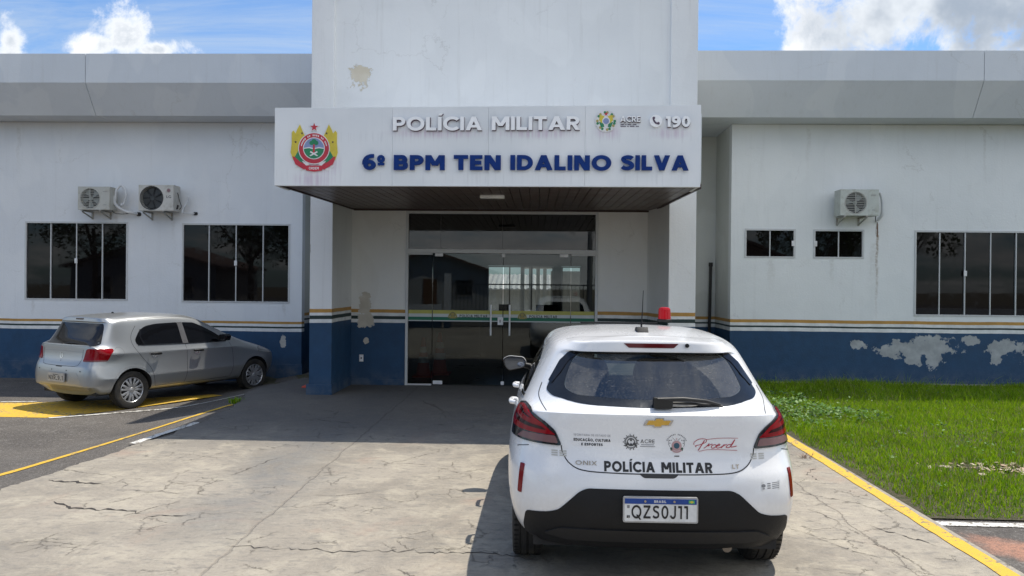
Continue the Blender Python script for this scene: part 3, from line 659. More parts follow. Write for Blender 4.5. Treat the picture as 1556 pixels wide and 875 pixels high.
# canopy: ribbed brown ceiling hung between the pillars
m_pvc = M('brown_ceiling_board', (.085, .056, .047), .42, var=.22, vs=3, dirt=(.14, .12, .11, 5))
can = MB(); x = -3.17; k = 0
while x < 1.97:
    x1 = min(x + .128, 1.975); a0 = 2.962; a1 = 3.045
    can.add([(x + .004, 9.46, a0), (x1 - .004, 9.46, a0), (x1 - .004, 13.26, a1), (x + .004, 13.26, a1), (x + .004, 9.46, a0 + .02), (x1 - .004, 9.46, a0 + .02), (x1 - .004, 13.26, a1 + .02), (x + .004, 13.26, a1 + .02)],
            [(0, 1, 2, 3), (4, 5, 6, 7), (0, 1, 5, 4), (1, 2, 6, 5), (2, 3, 7, 6), (3, 0, 4, 7)])
    x = x1
cano = bpart('canopy', can, m_pvc)
m_trim = M('brown_trim', (.035, .014, .012), .4, var=.2)
tr = MB()
tr.add([(-3.195, 9.46, 2.945), (-3.165, 9.46, 2.945), (-3.165, 13.26, 3.03), (-3.195, 13.26, 3.03), (-3.195, 9.46, 3.0), (-3.165, 9.46, 3.0), (-3.165, 13.26, 3.08), (-3.195, 13.26, 3.08)], [(0, 1, 2, 3), (4, 5, 6, 7), (0, 1, 5, 4), (1, 2, 6, 5), (2, 3, 7, 6), (3, 0, 4, 7)])
tr.add([(1.97, 9.46, 2.945), (2.0, 9.46, 2.945), (2.0, 13.26, 3.03), (1.97, 13.26, 3.03), (1.97, 9.46, 3.0), (2.0, 9.46, 3.0), (2.0, 13.26, 3.08), (1.97, 13.26, 3.08)], [(0, 1, 2, 3), (4, 5, 6, 7), (0, 1, 5, 4), (1, 2, 6, 5), (2, 3, 7, 6), (3, 0, 4, 7)])
tr.box(-3.16, 1.965, 13.20, 13.262, 3.016, 3.0399)
bpart('trim', tr, m_trim, cano)
bpart('canopy_roof', MB().box(-3.19, 1.99, 9.47, 12.04, 3.70, 3.76).box(-3.199, -3.17, 9.47, 12.02, 3.02, 3.86).box(1.97, 1.999, 9.47, 12.02, 3.02, 3.86), m_fascia, cano)
lt = MB().box(-.79, -.45, 10.58, 10.72, 2.945, 2.99); bpart('ceiling_light', lt, M('lamp_housing', (.7, .7, .68), .4), cano, bevel=.015)
# ---- glazed entrance
ey = EY + .03
fr = MB(); T = .045
fr.box(-2.26, 1.056, EY - .02, EY + .07, 2.972, 3.018)                                   # head
fr.box(-2.26, 1.056, EY - .035, EY + .085, 2.292, 2.362)                                 # transom bar
fr.box(-2.26, -2.215, EY - .019, EY + .069, 0.0, 2.2915).box(-2.26, -2.215, EY - .019, EY + .069, 2.3625, 2.9715)
fr.box(1.011, 1.056, EY - .019, EY + .069, 0.0, 2.2915).box(1.011, 1.056, EY - .019, EY + .069, 2.3625, 2.9715)
fr.box(-2.214, -1.80, EY - .01, EY + .06, 2.262, 2.2915).box(.60, 1.010, EY - .01, EY + .06, 2.262, 2.2915)
fr.box(-2.214, -1.80, EY - .01, EY + .06, .001, .028).box(.60, 1.010, EY - .01, EY + .06, .001, .028)
door = bpart('door_frame', fr, m_frame, bevel=.004)
def clear_glass():
    m, nt, p = newmat('smoked_door_glass')
    for n in list(nt.nodes):
        if n.type == 'BSDF_PRINCIPLED': nt.nodes.remove(n)
    pos = nd(nt, 'ShaderNodeNewGeometry').outputs['Position']
    tint = mixc(nt, noise(nt, pos, 1.5, 3), (.52, .55, .55), (.58, .61, .60))
    t = nd(nt, 'ShaderNodeBsdfTransparent', {'Color': tint}); bm_ = nd(nt, 'ShaderNodeBump', {'Height': noise(nt, pos, .9, 2), 'Distance': .01, 'Strength': .05}).outputs[0]
    g = nd(nt, 'ShaderNodeBsdfGlossy', {'Color': (.95, 1, 1, 1), 'Roughness': .012, 'Normal': bm_})
    fz = nd(nt, 'ShaderNodeFresnel', {'IOR': 1.45, 'Normal': bm_}).outputs[0]
    mx = nd(nt, 'ShaderNodeMixShader', {0: fz, 1: t.outputs[0], 2: g.outputs[0]})
    nt.links.new(mx.outputs[0], nt.nodes['Material Output'].inputs[0]); return m
m_clear = clear_glass()
m_dtop = dark_glass('transom_film', (.004, .005, .005), .01, 1.5, .05)
tp = bpart('transom_pane', MB().box(-2.217, -1.66, EY + .02, EY + .028, 2.36, 2.975).box(-1.657, -.59, EY + .021, EY + .029, 2.36, 2.975).box(-.587, 1.013, EY + .022, EY + .030, 2.36, 2.975), m_dtop)
vin = [M('vinyl_yellow', (.42, .40, .09), .5, var=.06), M('vinyl_white', (.52, .55, .55), .5, var=.06), M('vinyl_green', (.0, .14, .075), .5, var=.06), M('vinyl_ink', (.02, .02, .03), .5)]
def vinyl(a, b, parent, emblem):
    mb = MB(); s = lambda x: 0
    for k, (z0, z1) in enumerate(((1.242, 1.304), (1.187, 1.242), (1.130, 1.187), (1.112, 1.130))): mb.box(a, b, EY + .0135, EY + .0185, z0 + .0002, z1, (0, 1, 2, 1)[k])
    o = bpart('vinyl_band', mb, vin, parent)
    if emblem:
        cx = emblem; e = MB(); disc(e, cx, 1.232, .045, EY + .013, .001, 24, 0); disc(e, cx, 1.236, .03, EY + .012, .001, 20, 1)
        e.prism(starp(cx, 1.305, .018), XZ(EY + .0125), -.001, 0, 1)
        for s_ in (-1, 1): e.prism([(cx + s_ * .045, 1.20), (cx + s_ * .085, 1.165), (cx + s_ * .07, 1.23), (cx + s_ * .04, 1.26)], XZ(EY + .0125), -.001, 0, 1)
        e.prism([(cx - .06, 1.165), (cx + .06, 1.165), (cx + .04, 1.205), (cx - .04, 1.205)], XZ(EY + .0110), -.001, 0, 1)
        bpart('door_emblem', e, [M('emblem_ochre', (.16, .15, .08), .5), M('emblem_gold', (.30, .25, .07), .5)], parent)
        t = text_mesh('POLÍCIA MILITAR', cx + .12, cx + .60, 1.186, 1.232, EY + .013, .001, .2, .17); bpart('lettering', t, vin[3], parent)
def leaf(a, b, z0, z1, name, emblem=None, parts=True):
    g = bpart(name, MB().box(a, b, EY + .02, EY + .03, z0, z1), m_clear)
    vinyl(a + .003, b - .003, g, emblem); return g
leaf(-2.214, -1.80, .03, 2.262, 'side_pane')
dl = leaf(-1.79, -.575, .02, 2.285, 'glass_door', -1.44); dr = leaf(-.565, .592, .02, 2.285, 'glass_door', -.235)
leaf(.60, 1.010, .03, 2.262, 'side_pane')
m_chr = M('brushed_steel', (.72, .72, .72), .28, .9, var=.05); m_fit = M('white_fitting', (.75, .75, .76), .35)
for x, d in ((-.776, dl), (-.452, dr)):
    bpart('handle', MB().tube([(x, EY - .045, .88), (x, EY - .045, 1.41)], .0155, 12).tube([(x, EY - .03, .97), (x, EY + .019, .97)], .008, 8).tube([(x, EY - .03, 1.32), (x, EY + .019, 1.32)], .008, 8), M('handle_white', (.78, .78, .77), .3), d, smooth=40)
bpart('lock', MB().box(-.66, -.565, EY - .012, EY + .0195, 1.06, 1.19), m_fit, dl, bevel=.006)
bpart('keyhole', MB().box(-.625, -.61, EY - .014, EY - .0125, 1.10, 1.15), m_rubber, dl)
for x0, x1, d in ((-1.755, -1.615, dl), (.40, .545, dr)): bpart('hinge_fitting', MB().box(x0, x1, EY - .006, EY + .0195, 2.235, 2.289), m_fit, d, bevel=.006)
bpart('hinge_fitting', MB().box(-1.775, -1.61, EY - .006, EY + .0195, .022, .085), m_fit, dl, bevel=.006)
bpart('latch', MB().box(-.60, -.54, EY - .006, EY + .0185, 2.225, 2.289), m_fit, dr, bevel=.015); bpart('latch', MB().box(-.60, -.54, EY - .006, EY + .0185, .022, .085), m_fit, dr, bevel=.015)
bpart('power_outlet', MB().box(-3.055, -2.985, EY - .012, EY - .001, .40, .52), m_fit, bevel=.003)
bpart('outlet_socket', MB().box(-3.03, -3.01, EY - .014, EY - .0125, .445, .475), m_rubber)

# ---- lobby behind the glass, open at the back to a sunlit yard
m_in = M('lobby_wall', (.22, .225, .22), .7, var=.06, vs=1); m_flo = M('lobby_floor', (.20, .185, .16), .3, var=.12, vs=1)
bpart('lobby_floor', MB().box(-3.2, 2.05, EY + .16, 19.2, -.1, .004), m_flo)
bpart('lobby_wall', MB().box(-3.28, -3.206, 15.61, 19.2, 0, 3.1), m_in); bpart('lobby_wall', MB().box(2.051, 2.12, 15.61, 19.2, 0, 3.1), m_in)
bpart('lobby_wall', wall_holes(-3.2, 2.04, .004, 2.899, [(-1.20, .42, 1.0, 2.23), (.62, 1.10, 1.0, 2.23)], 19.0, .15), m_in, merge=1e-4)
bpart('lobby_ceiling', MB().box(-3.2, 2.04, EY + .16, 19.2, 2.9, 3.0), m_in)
wn = MB()
for z in (1.0, 1.75, 2.19): wn.box(-1.2, .42, 18.96, 18.99, z, z + .03); wn.box(.62, 1.10, 18.96, 18.99, z, z + .03)
for x in (-1.2, -.67, -.13, .39, .62, 1.07): wn.box(x, x + .03, 18.955, 18.985, 1.03, 2.19)
bpart('window', wn, m_frame)
# counter, chairs row seen through the door
ct = empty('reception_desk', (-.4, 17.6, 0)); tag(ct, 'dark reception desk seen through the glass doors', 'desk')
MB().box(-.9, .9, -.3, .3, .93, .97).build('desk_top', M('desk_dark', (.03, .025, .025), .5), ct)
MB().box(-.86, .86, -.2, -.16, .004, .929).box(-.86, -.82, -.16, .25, .004, .929).box(.82, .86, -.16, .25, .004, .929).build('desk_panel', M('desk_panel', (.10, .07, .05), .5), ct)
for i, (cx, w) in enumerate(((-.62, .26), (.35, .5))):
    mo = empty('computer_monitor', (cx - .1, 17.6, .97)); tag(mo, ('small black monitor standing on the left half of the reception desk', 'wide black monitor standing on the right half of the reception desk')[i], 'monitor', 'monitors on the reception desk')
    MB().box(-w / 2, w / 2, -.02, .02, .06, .34).build('screen', m_rubber, mo, bevel=.004); MB().box(-.02, .02, -.01, .03, .01, .1).box(-.09, .09, -.06, .08, 0, .012).build('stand', m_rubber, mo)
def cone(x, y, z, label, s=1.0):
    e = empty('traffic_cone', (x, y, z)); e.scale = (s, s, s); tag(e, label, 'traffic cone', 'orange traffic cones')
    og = M('cone_orange', (.62, .07, .03), .5); wh = M('cone_reflector', (.75, .75, .75), .4)
    fn = lambda a, b, h: (a, b, h)
    MB().box(-.19, .19, -.19, .19, 0, .035).build('base', og, e, bevel=.01)
    MB().lathe([(.14, .035), (.105, .25), (.105, .25), (.055, .56), (.025, .74), (.0, .745)], fn, 24).build('cone_body', og, e, smooth=40)
    MB().lathe([(.108, .27), (.088, .38)], fn, 24).lathe([(.074, .46), (.056, .57)], fn, 24).build('reflective_band', wh, e, smooth=40)
cone(-2.12, 14.5, .004, 'orange traffic cone inside the lobby behind the left glass pane'); cone(-1.86, 14.9, .004, 'orange traffic cone further inside the lobby, partly behind the nearer one', 1.1)
cone(-3.66, 13.0, -.02, 'red and white traffic cone half hidden behind the left entrance pillar', 1.3)
# yard behind
yb = empty('yard_annex', (-.2, 29, 0)); tag(yb, 'low white annex with a pale tiled roof seen through the lobby', 'building')
a = MB().box(-6, 6, 0, 3, 0, 1.6).build('wall', M('annex_wall', (.6, .6, .58), .7), yb)
a = MB(); 
for i in range(60):
    x = -6 + i * .2; a.prism([(0, 0), (.1, .05), (.2, 0), (.2, -.03), (0, -.03)], lambda u, v, d, x=x: (x + u, d, 1.6 + v + (d + .4) * .17), -.4, 3.0)
a.build('roof', M('annex_tiles', (.55, .53, .5), .7, var=.2), yb)
pr = empty('yard_portico', (-.1, 22, 0)); tag(pr, 'white portico columns and beam in the sunlit yard behind the lobby', 'portico')
for i, x in enumerate((-.35, -.12, .10, .32)): MB().box(x, x + .11, i * .9, i * .9 + .15, 0, 2.3).build('column', M('portico_white', (.65, .65, .63), .6), pr)
MB().box(-.36, .8, -.3, 4, 2.305, 2.5).build('beam', M('portico_white'), pr)
yw = MB().box(.45, 4, 24, 24.15, 0, 2.2); tag(yw.build('yard_wall', M('yard_wall', (.45, .44, .40), .8)), 'pale yard wall behind the lobby window', 'wall')
yg = MB().box(-9, 9, 19.3, 40, -.09, -.02); tag(yg.build('yard_paving', M('yard_paving', (.35, .33, .3), .9, vs=1)), kind='structure')

# ------------------------------------------------------------------ drain pipe
dp = MB().tube([(3.45, 15.52, .0), (3.47, 15.50, 1.2), (3.485, 15.52, 2.18)], .030, 10).tube([(3.485, 15.52, 2.16), (3.487, 15.52, 2.24)], .042, 10)
o = dp.build('metal_pole', M('dark_metal', (.04, .038, .036), .5, .6), off=(3.45, 15.52, 0), smooth=40); o.location = (3.45, 15.52, 0)
tag(o, 'thin dark metal pole leaning in the recess right of the entrance', 'pole')

# ------------------------------------------------------------------ sign
SO = (-.63, 9.4, 2.95)
sg = empty('entrance_sign', SO); tag(sg, 'white box sign over the entrance with the police crest and blue battalion name', 'sign')
def sign_mat():
    m, nt, p = newmat('sign_panel')
    pos = nd(nt, 'ShaderNodeNewGeometry').outputs['Position']; xyz = nd(nt, 'ShaderNodeSeparateXYZ', {0: pos}).outputs
    c = mixc(nt, ramp(nt, noise(nt, pos, 1.2, 6), .3, .7), (.70, .73, .75), (.78, .80, .815))
    sv = vscale(nt, pos, (30, 30, .9)); s = noise(nt, sv, 1, 5, .6)
    band = ma(nt, 'MAXIMUM', ramp(nt, ma(nt, 'ABSOLUTE', ma(nt, 'SUBTRACT', xyz[2], 3.06)), .12, .02), ramp(nt, ma(nt, 'ABSOLUTE', ma(nt, 'SUBTRACT', xyz[2], 3.55)), .10, .01))
    c = mixc(nt, ma(nt, 'MULTIPLY', ma(nt, 'MULTIPLY', ramp(nt, s, .50, .78), ma(nt, 'ADD', .12, ma(nt, 'MULTIPLY', band, .75))), .36), c, (.36, .36, .39))
    # violet dye that has bled from the raised letters and crests
    bl = None
    for cx, cz, rx, rz in ((-2.74, 3.02, .30, .12), (-1.2, 3.60, .65, .07), (0, 3.60, .55, .07), (.85, 3.62, .17, .10), (1.6, 3.61, .25, .08), (-2.6, 3.2, .2, .2)):
        d = ma(nt, 'SQRT', ma(nt, 'ADD', ma(nt, 'POWER', ma(nt, 'DIVIDE', ma(nt, 'SUBTRACT', xyz[0], cx), rx), 2), ma(nt, 'POWER', ma(nt, 'DIVIDE', ma(nt, 'SUBTRACT', xyz[2], cz), rz), 2)))
        v = ramp(nt, d, 1.25, .2); bl = v if bl is None else ma(nt, 'MAXIMUM', bl, v)
    c = mixc(nt, ma(nt, 'MULTIPLY', ma(nt, 'MULTIPLY', bl, ramp(nt, s, .3, .65)), .55), c, (.50, .36, .50))
    nt.links.new(c, p.inputs['Base Color']); p.inputs['Roughness'].default_value = .38; bump(nt, p, noise(nt, pos, 1.8, 2), .02, .25); return m
m_sign = sign_mat()
SP = lambda name, mb, mats, parent=None, **k: mb.build(name, mats, parent or sg, off=SO, **k)
mb = MB()
for a, b in ((-3.24, -1.7810), (-1.7796, -.6010), (-.5996, .5760), (.5774, 1.975)):
    f = lambda u, v, d: (u, 9.40 + d, v)
    ta = 3.905 + (a + 3.24) * .0095; tb = 3.905 + (b + 3.24) * .0095; ba = 2.947 + (a + 3.24) * .0022; bb = 2.947 + (b + 3.24) * .0022
    mb.prism([(a, ba), (b, bb), (b, tb), (a, ta)], f, 0, .06)
SP('panel', mb, m_sign, bevel=.002)
SP('return_panel', MB().box(-3.24, -3.20, 9.461, 9.9, 2.95, 3.90), m_sign); SP('return_panel', MB().box(1.935, 1.975, 9.461, 9.9, 2.96, 3.94), m_sign)
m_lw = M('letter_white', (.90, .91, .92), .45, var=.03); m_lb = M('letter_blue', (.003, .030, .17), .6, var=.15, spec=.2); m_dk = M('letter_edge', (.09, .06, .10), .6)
FY = 9.40
def letters(t, x0, x1, z0, z1, mat, depth=.035, w=.2, gap=.13, slope=0, edge=True):
    tw = text_quads(t, w, gap)[0]; x = 0; S = (x1 - x0) / tw
    for c in t:
        g = glyph(c, w)[0]; a, b = x0 + x * S, x0 + (x + g) * S; zz = slope * (x + g / 2) / tw; x += g + gap
        L = SP('letter', text_mesh(c, a, b, z0 + zz, z1 + zz, FY - .022, depth - .02, w, gap), mat)
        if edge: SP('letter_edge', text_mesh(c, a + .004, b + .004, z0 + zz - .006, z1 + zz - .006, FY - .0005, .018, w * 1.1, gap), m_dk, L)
    return
    if edge: SP('letter_back', text_mesh(t, x0 + .004, x1 + .004, z0 - .006, z1 - .006, FY - .0005, .018, w * 1.1, gap - w * .1, 0, slope), m_dk)
    SP('lettering', text_mesh(t, x0, x1, z0, z1, FY - .022, depth - .02, w, gap, 0, slope), mat)
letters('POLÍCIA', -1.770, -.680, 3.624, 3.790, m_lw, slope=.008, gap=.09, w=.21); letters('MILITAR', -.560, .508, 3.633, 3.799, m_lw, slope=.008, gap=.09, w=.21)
letters('6º', -2.135, -1.865, 3.142, 3.325, m_lb, w=.25, gap=.07, edge=False); letters('BPM', -1.755, -1.130, 3.142, 3.325, m_lb, w=.25, gap=.09, edge=False)
letters('TEN', -1.020, -.445, 3.145, 3.328, m_lb, w=.25, gap=.09, edge=False); letters('IDALINO', -.330, .895, 3.148, 3.331, m_lb, w=.25, gap=.09, edge=False); letters('SILVA', 1.015, 1.825, 3.152, 3.335, m_lb, w=.25, gap=.09, edge=False)
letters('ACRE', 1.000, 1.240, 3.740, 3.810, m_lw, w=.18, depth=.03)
sm = MB()                                   # two illegible small lines under the state name
for z, ws in ((3.706, (.045, .016, .05, .05)), (3.684, (.07, .02, .06, .04))):
    x = 1.005
    for w in ws:
        k = x
        while k < x + w - .006: sm.box(k, k + .006, FY - .005, FY - .0005, z, z + .012); k += .0095
        x += w + .012
SP('small_lettering', sm, m_dk)
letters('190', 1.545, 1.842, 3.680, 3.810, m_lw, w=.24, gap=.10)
ph = MB(); disc(ph, 1.428, 3.752, .074, FY, .03, 32); SP('phone_disc', ph, m_lw)
hs = MB(); P = spl([(1.398, 3.788), (1.402, 3.760), (1.425, 3.728), (1.462, 3.716)], 6)
for i, q in enumerate(rib(P, .020)): hs.prism(q, XZ(FY - .031), -.003, 0)
for cx, cz, r in ((1.402, 3.786, .016), (1.458, 3.722, .016)): disc(hs, cx, cz, r, FY - .0315, .0035, 12)
SP('phone_receiver', hs, m_dk)
# police crest (round shield, four flags, red star, ribbon)
cr = [M('crest_red', (.50, .03, .05), .45), M('crest_yellow', (.62, .50, .05), .45), M('crest_green', (.02, .22, .10), .45), M('crest_white', (.72, .72, .72), .45), M('crest_sky', (.22, .28, .48), .45), M('crest_line', (.05, .03, .03), .5)]
CX, CZ = -2.745, 3.405
def crest(fn_y, cx, cz, s):
    mb = MB(); q = lambda pts: [(cx + a * s, cz + b * s) for a, b in pts]; y = fn_y
    def L(pts, d, mi): mb.prism(q(pts), XZ(y), -d, 0, mi)
    def Dk(ax, az, r, d, mi, n=40): disc(mb, cx + ax * s, cz + az * s, r * s, y, d, n, mi)
    for sg_ in (-1, 1):
        f = lambda pts: [(sg_ * a, b) for a, b in pts]
        L(f([(.55, -.62), (.92, -1.0), (1.0, -.93), (.64, -.50)]), .006, 3); L(f([(.42, -.85), (.66, -1.14), (.76, -1.08), (.55, -.75)]), .0062, 3)
        L(f([(.10, .15), (.74, 1.28), (.80, 1.24), (.25, .05)]), .0064, 3); L(f([(.2, .0), (1.10, .92), (1.15, .88), (.3, -.1)]), .0066, 3)
        L(f([(.30, .30), (.56, .80), (.73, 1.20), (.86, .98), (1.0, .62), (.85, .10), (.5, 0)]), .010, 1)
        L(f([(.60, .30), (.84, .60), (1.06, .90), (1.14, .80), (1.14, .25), (1.19, -.20), (1.06, -.58), (.7, -.2)]), .0115, 1)
        L(f([(.66, -.18), (.80, -.12), (1.02, -.50), (.80, -.78), (.45, -.66)]), .013, 2)
        L(f([(.98, -.42), (1.10, -.40), (.94, -.80), (.52, -1.05), (.30, -.98), (.40, -.82), (.72, -.66)]), .0145, 0)
        L(f([(.28, -.72), (.62, -.62), (.40, -.86), (.24, -.84)]), .0155, 3)
        mb.prism(starp(cx + sg_ * .62 * s, cz + .76 * s, .075 * s), XZ(y), -.0108, 0, 5); mb.prism(starp(cx + sg_ * .94 * s, cz + .32 * s, .075 * s), XZ(y), -.0122, 0, 5)
    L([(-.46, -.86), (.46, -.86), (.40, -1.10), (0, -1.16), (-.40, -1.10)], .0165, 0)
    tq = text_quads('ORDEM', .2, .2)
    for k, g in tq[1]: mb.prism([(cx + (-.25 + a * .5 / tq[0]) * s, cz + (-1.06 + b * .13) * s) for a, b in g], XZ(y), -.0172 - k * .0001, 0, 3)
    Dk(0, 0, .80, .018, 3); Dk(0, 0, .76, .019, 0)
    for k in range(20):                                             # lettering round the ring
        a = math.pi * (.08 + .84 * k / 19); x_, z_ = .65 * math.cos(a), .65 * math.sin(a)
        if k not in (3, 6, 11, 14): L([(x_ - .022, z_ - .045), (x_ + .022, z_ - .045), (x_ + .028, z_ + .045), (x_ - .028, z_ + .045)], .0197, 3)
    Dk(0, 0, .55, .0203, 3); Dk(0, 0, .51, .021, 4)
    L([(.51 * math.cos(t), .51 * math.sin(t)) for t in [math.pi * (1 + k / 20) for k in range(21)]] , .0217, 2)
    L([(-.50, .02), (-.25, .06), (0, .0), (.25, .06), (.50, .02), (.50, -.03), (.25, .01), (0, -.05), (-.25, .01), (-.5, -.03)], .0223, 3)
    L([(-.05, -.30), (.05, -.30), (.04, .2), (-.04, .2)], .0229, 0)
    for ax, az, r in ((-.12, .27, .11), (.12, .27, .11), (0, .34, .13)): Dk(ax, az, r, .0234 + ax * .002, 2, 14)
    L([(-.22, -.36), (-.16, -.40), (.2, -.2), (.16, -.14)], .0238, 3); L([(.22, -.36), (.16, -.40), (-.2, -.2), (-.16, -.14)], .0242, 3)
    mb.prism(starp(cx, cz + 1.06 * s, .27 * s), XZ(y), -.016, 0, 3); mb.prism(starp(cx, cz + 1.06 * s, .21 * s), XZ(y), -.0175, 0, 0)
    return mb
SP('police_crest', crest(FY, CX, CZ, .245), cr)
# state seal
sl_ = MB(); sx, sz = .828, 3.752
sl_.prism([(sx + (.128 + .010 * (k % 2)) * math.cos(math.pi * k / 22), sz + (.128 + .010 * (k % 2)) * math.sin(math.pi * k / 22)) for k in range(44)], XZ(FY), -.012, 0, 3)
for k in range(22):
    a = 2 * math.pi * k / 22; disc(sl_, sx + .105 * math.cos(a), sz + .105 * math.sin(a), .017, FY, .0135 + .0002 * (k % 3), 8, (2, 3, 6)[k % 3])
for s in (-1, 1):
    sl_.prism([(sx + s * .02, sz + .06), (sx + s * .075, sz + .075), (sx + s * .085, sz + .01), (sx + s * .05, sz - .03)], XZ(FY), -.0155, 0, 1)
    sl_.prism([(sx + s * .03, sz - .03), (sx + s * .085, sz - .01), (sx + s * .06, sz - .08), (sx + s * .02, sz - .07)], XZ(FY), -.0152, 0, 2)
disc(sl_, sx, sz, .048, FY, .017, 20, 3); disc(sl_, sx, sz - .002, .036, FY, .018, 20, 4); sl_.prism(starp(sx, sz + .085, .026), XZ(FY), -.0165, 0, 0)
SP('state_seal', sl_, cr + [M('seal_ochre', (.40, .33, .12), .5)])

# ------------------------------------------------------------------ air conditioner condensers
def condenser(x, z, w, h, label, blades=5, slats=True, hose=None, mark=None, fan_c=.36, fr=.40, body=(.47, .47, .43), wy=None):
    y1 = (wy or WY) - .10; y0 = y1 - .28; D = .28
    e = empty('air_conditioner', (x, y1, z)); tag(e, label, 'air conditioner', 'outdoor air conditioner units on the front walls')
    mbd = M('ac_body_%d' % int(body[0] * 100), body, .5, var=.06, vs=6, dirt=(.30, .28, .22, 9)); blk = M('ac_cavity', (.012, .016, .018), .5); gr = M('ac_grille', tuple(c * .85 for c in body), .5)
    cx = w * fan_c; cz = h * .5; r = h * fr
    # shell with a round opening in the front
    b = MB(); n = 48; sq = []
    for k in range(n):
        a = 2 * math.pi * k / n; c, s = math.cos(a), math.sin(a)
        tx = ((w - cx) if c > 0 else cx) / max(abs(c), 1e-6); tz = (h * .5) / max(abs(s), 1e-6); t = min(tx, tz); sq.append((cx + c * t, cz + s * t))
    ci = [(cx + r * math.cos(2 * math.pi * k / n), cz + r * math.sin(2 * math.pi * k / n)) for k in range(n)]
    # keep the true corners
    for X, Z in ((0, 0), (w, 0), (w, h), (0, h)):
        j = min(range(n), key=lambda i: math.dist(sq[i], (X, Z))); sq[j] = (X, Z)
    v = [(a, -D, c) for a, c in sq] + [(a, -D, c) for a, c in ci] + [(a, -D + .09, c) for a, c in ci] + [(a, 0, c) for a, c in sq]
    f = []
    for k in range(n):
        j = (k + 1) % n; f += [(k, j, n + j, n + k), (n + k, n + j, 2 * n + j, 2 * n + k), (k, j, 3 * n + j, 3 * n + k)]
    f.append(tuple(range(3 * n, 4 * n))); b.add(v, f)
    bd = b.build('body', mbd, e, smooth=35)
    c = MB(); c.prism([(cx + r * .998 * math.cos(2 * math.pi * k / 32), cz + r * .998 * math.sin(2 * math.pi * k / 32)) for k in range(32)], XZ(-D + .088), 0, .01); c.build('fan_cavity', blk, e)
    fn = MB()
    for k in range(blades):
        a0 = 2 * math.pi * k / blades + .5; P = []
        for a, rr in ((0, .15), (.05, .9), (.35, .93), (.75, .85), (.62, .45), (.5, .16)): P.append((cx + r * rr * math.cos(a0 + a), cz + r * rr * math.sin(a0 + a)))
        fn.prism(P, lambda u, w_, d, a0=a0: (u, -D + .05 + d + .02 * math.sin(math.atan2(w_ - cz, u - cx) - a0), w_), 0, .004)
    disc(fn, cx, cz, r * .2, -D + .045, .012, 20); fn.build('fan', M('ac_fan_%s' % slats, (.33, .36, .34) if slats else (.06, .065, .065), .45), e)
    g = MB()
    if slats:
        for k in range(1, 12):
            zz = cz - r + 2 * r * k / 12; hw = math.sqrt(max(0, r * r - (zz - cz) ** 2)); g.box(cx - hw, cx + hw, -D - .004, -D + .004, zz - .0045, zz + .0045)
        for a_ in (0.0, 1): pass
        g.box(cx - .006, cx + .006, -D - .001, -D + .006, cz - r, cz + r)
    else:
        for k in range(36):
            a = 2 * math.pi * k / 36; ca, sa = math.cos(a), math.sin(a); t = .0018
            g.prism([(cx + r * .2 * ca - t * sa, cz + r * .2 * sa + t * ca), (cx + r * .2 * ca + t * sa, cz + r * .2 * sa - t * ca), (cx + r * ca + t * sa, cz + r * sa - t * ca), (cx + r * ca - t * sa, cz + r * sa + t * ca)], XZ(-D), -.002, .002)
        for q in (.4, .6, .8): g.lathe([(r * q - .002, -D - .003), (r * q + .002, -D - .003)], lambda a, b_, h_: (cx + a, h_, cz + b_), 32)
    g.lathe([(r, -D - .001), (r + .012, -D - .006), (r + .02, -D - .0005)], lambda a, b_, h_: (cx + a, h_, cz + b_), 40)
    g.build('fan_grille', gr if slats else M('ac_wire', (.05, .05, .05), .5), e)
    p = MB(); p.box(w * .735, w * .99, -D - .004, -D - .0005, h * .03, h * .97); pc = p.build('service_panel', mbd, e, bevel=.0015)
    rb = MB(); rb.box(-.002, w + .002, -D - .002, .002, h, h + .008); rb.build('lid', mbd, e, bevel=.003)
    if mark == 'LG':
        l = MB(); l.lathe([(.034, 0), (.040, 0)], lambda a, b_, h_: (w * .86 + a, -D - .0052, h * .80 + b_), 28); disc(l, w * .86, h * .80, .030, -D - .004, .001, 24); l.build('badge', M('ac_badge', (.22, .12, .13), .5), e)
        text_mesh('LG', w * .80, w * .93, h * .50, h * .60, -D - .004, .002, .2, .12).build('lettering', M('ac_ink', (.05, .05, .06), .5), e)
    else:
        l = MB()
        for zz, ww in ((.78, .09), (.2, .05)):
            k = 0
            while k < ww: l.box(w * .86 - ww / 2 + k, w * .86 - ww / 2 + k + .010, -D - .0055, -D - .0042, h * zz, h * zz + .014); k += .015
        l.build('marking', M('ac_ink_pale', (.22, .22, .22), .5), e)
    mbr = M('bracket_paint', (.36, .36, .33), .5, dirt=(.18, .10, .05, 12))
    for xx in (w * .10, w * .68):
        q = MB(); q.box(xx, xx + .028, -D - .01, .10, -.028, -.002).box(xx, xx + .028, .080, .099, -.16, -.029)
        q.prism([(-D + .01, -.042), (-D + .04, -.029), (.08, -.125), (.08, -.148)], lambda u, v_, d: (xx + .004 + d, u, v_), 0, .016); q.build('bracket', mbr, e)
    wh = M('pipe_lagging', (.62, .64, .66), .6, var=.1, bmp=.8, bs=40); bk = M('cable_black', (.02, .02, .02), .5)
    if hose:
        for pts, r_, mt in hose: MB().tube(spl(pts, 10), r_, 10).build('pipe', (wh, bk)[mt], e, smooth=60)
    return e
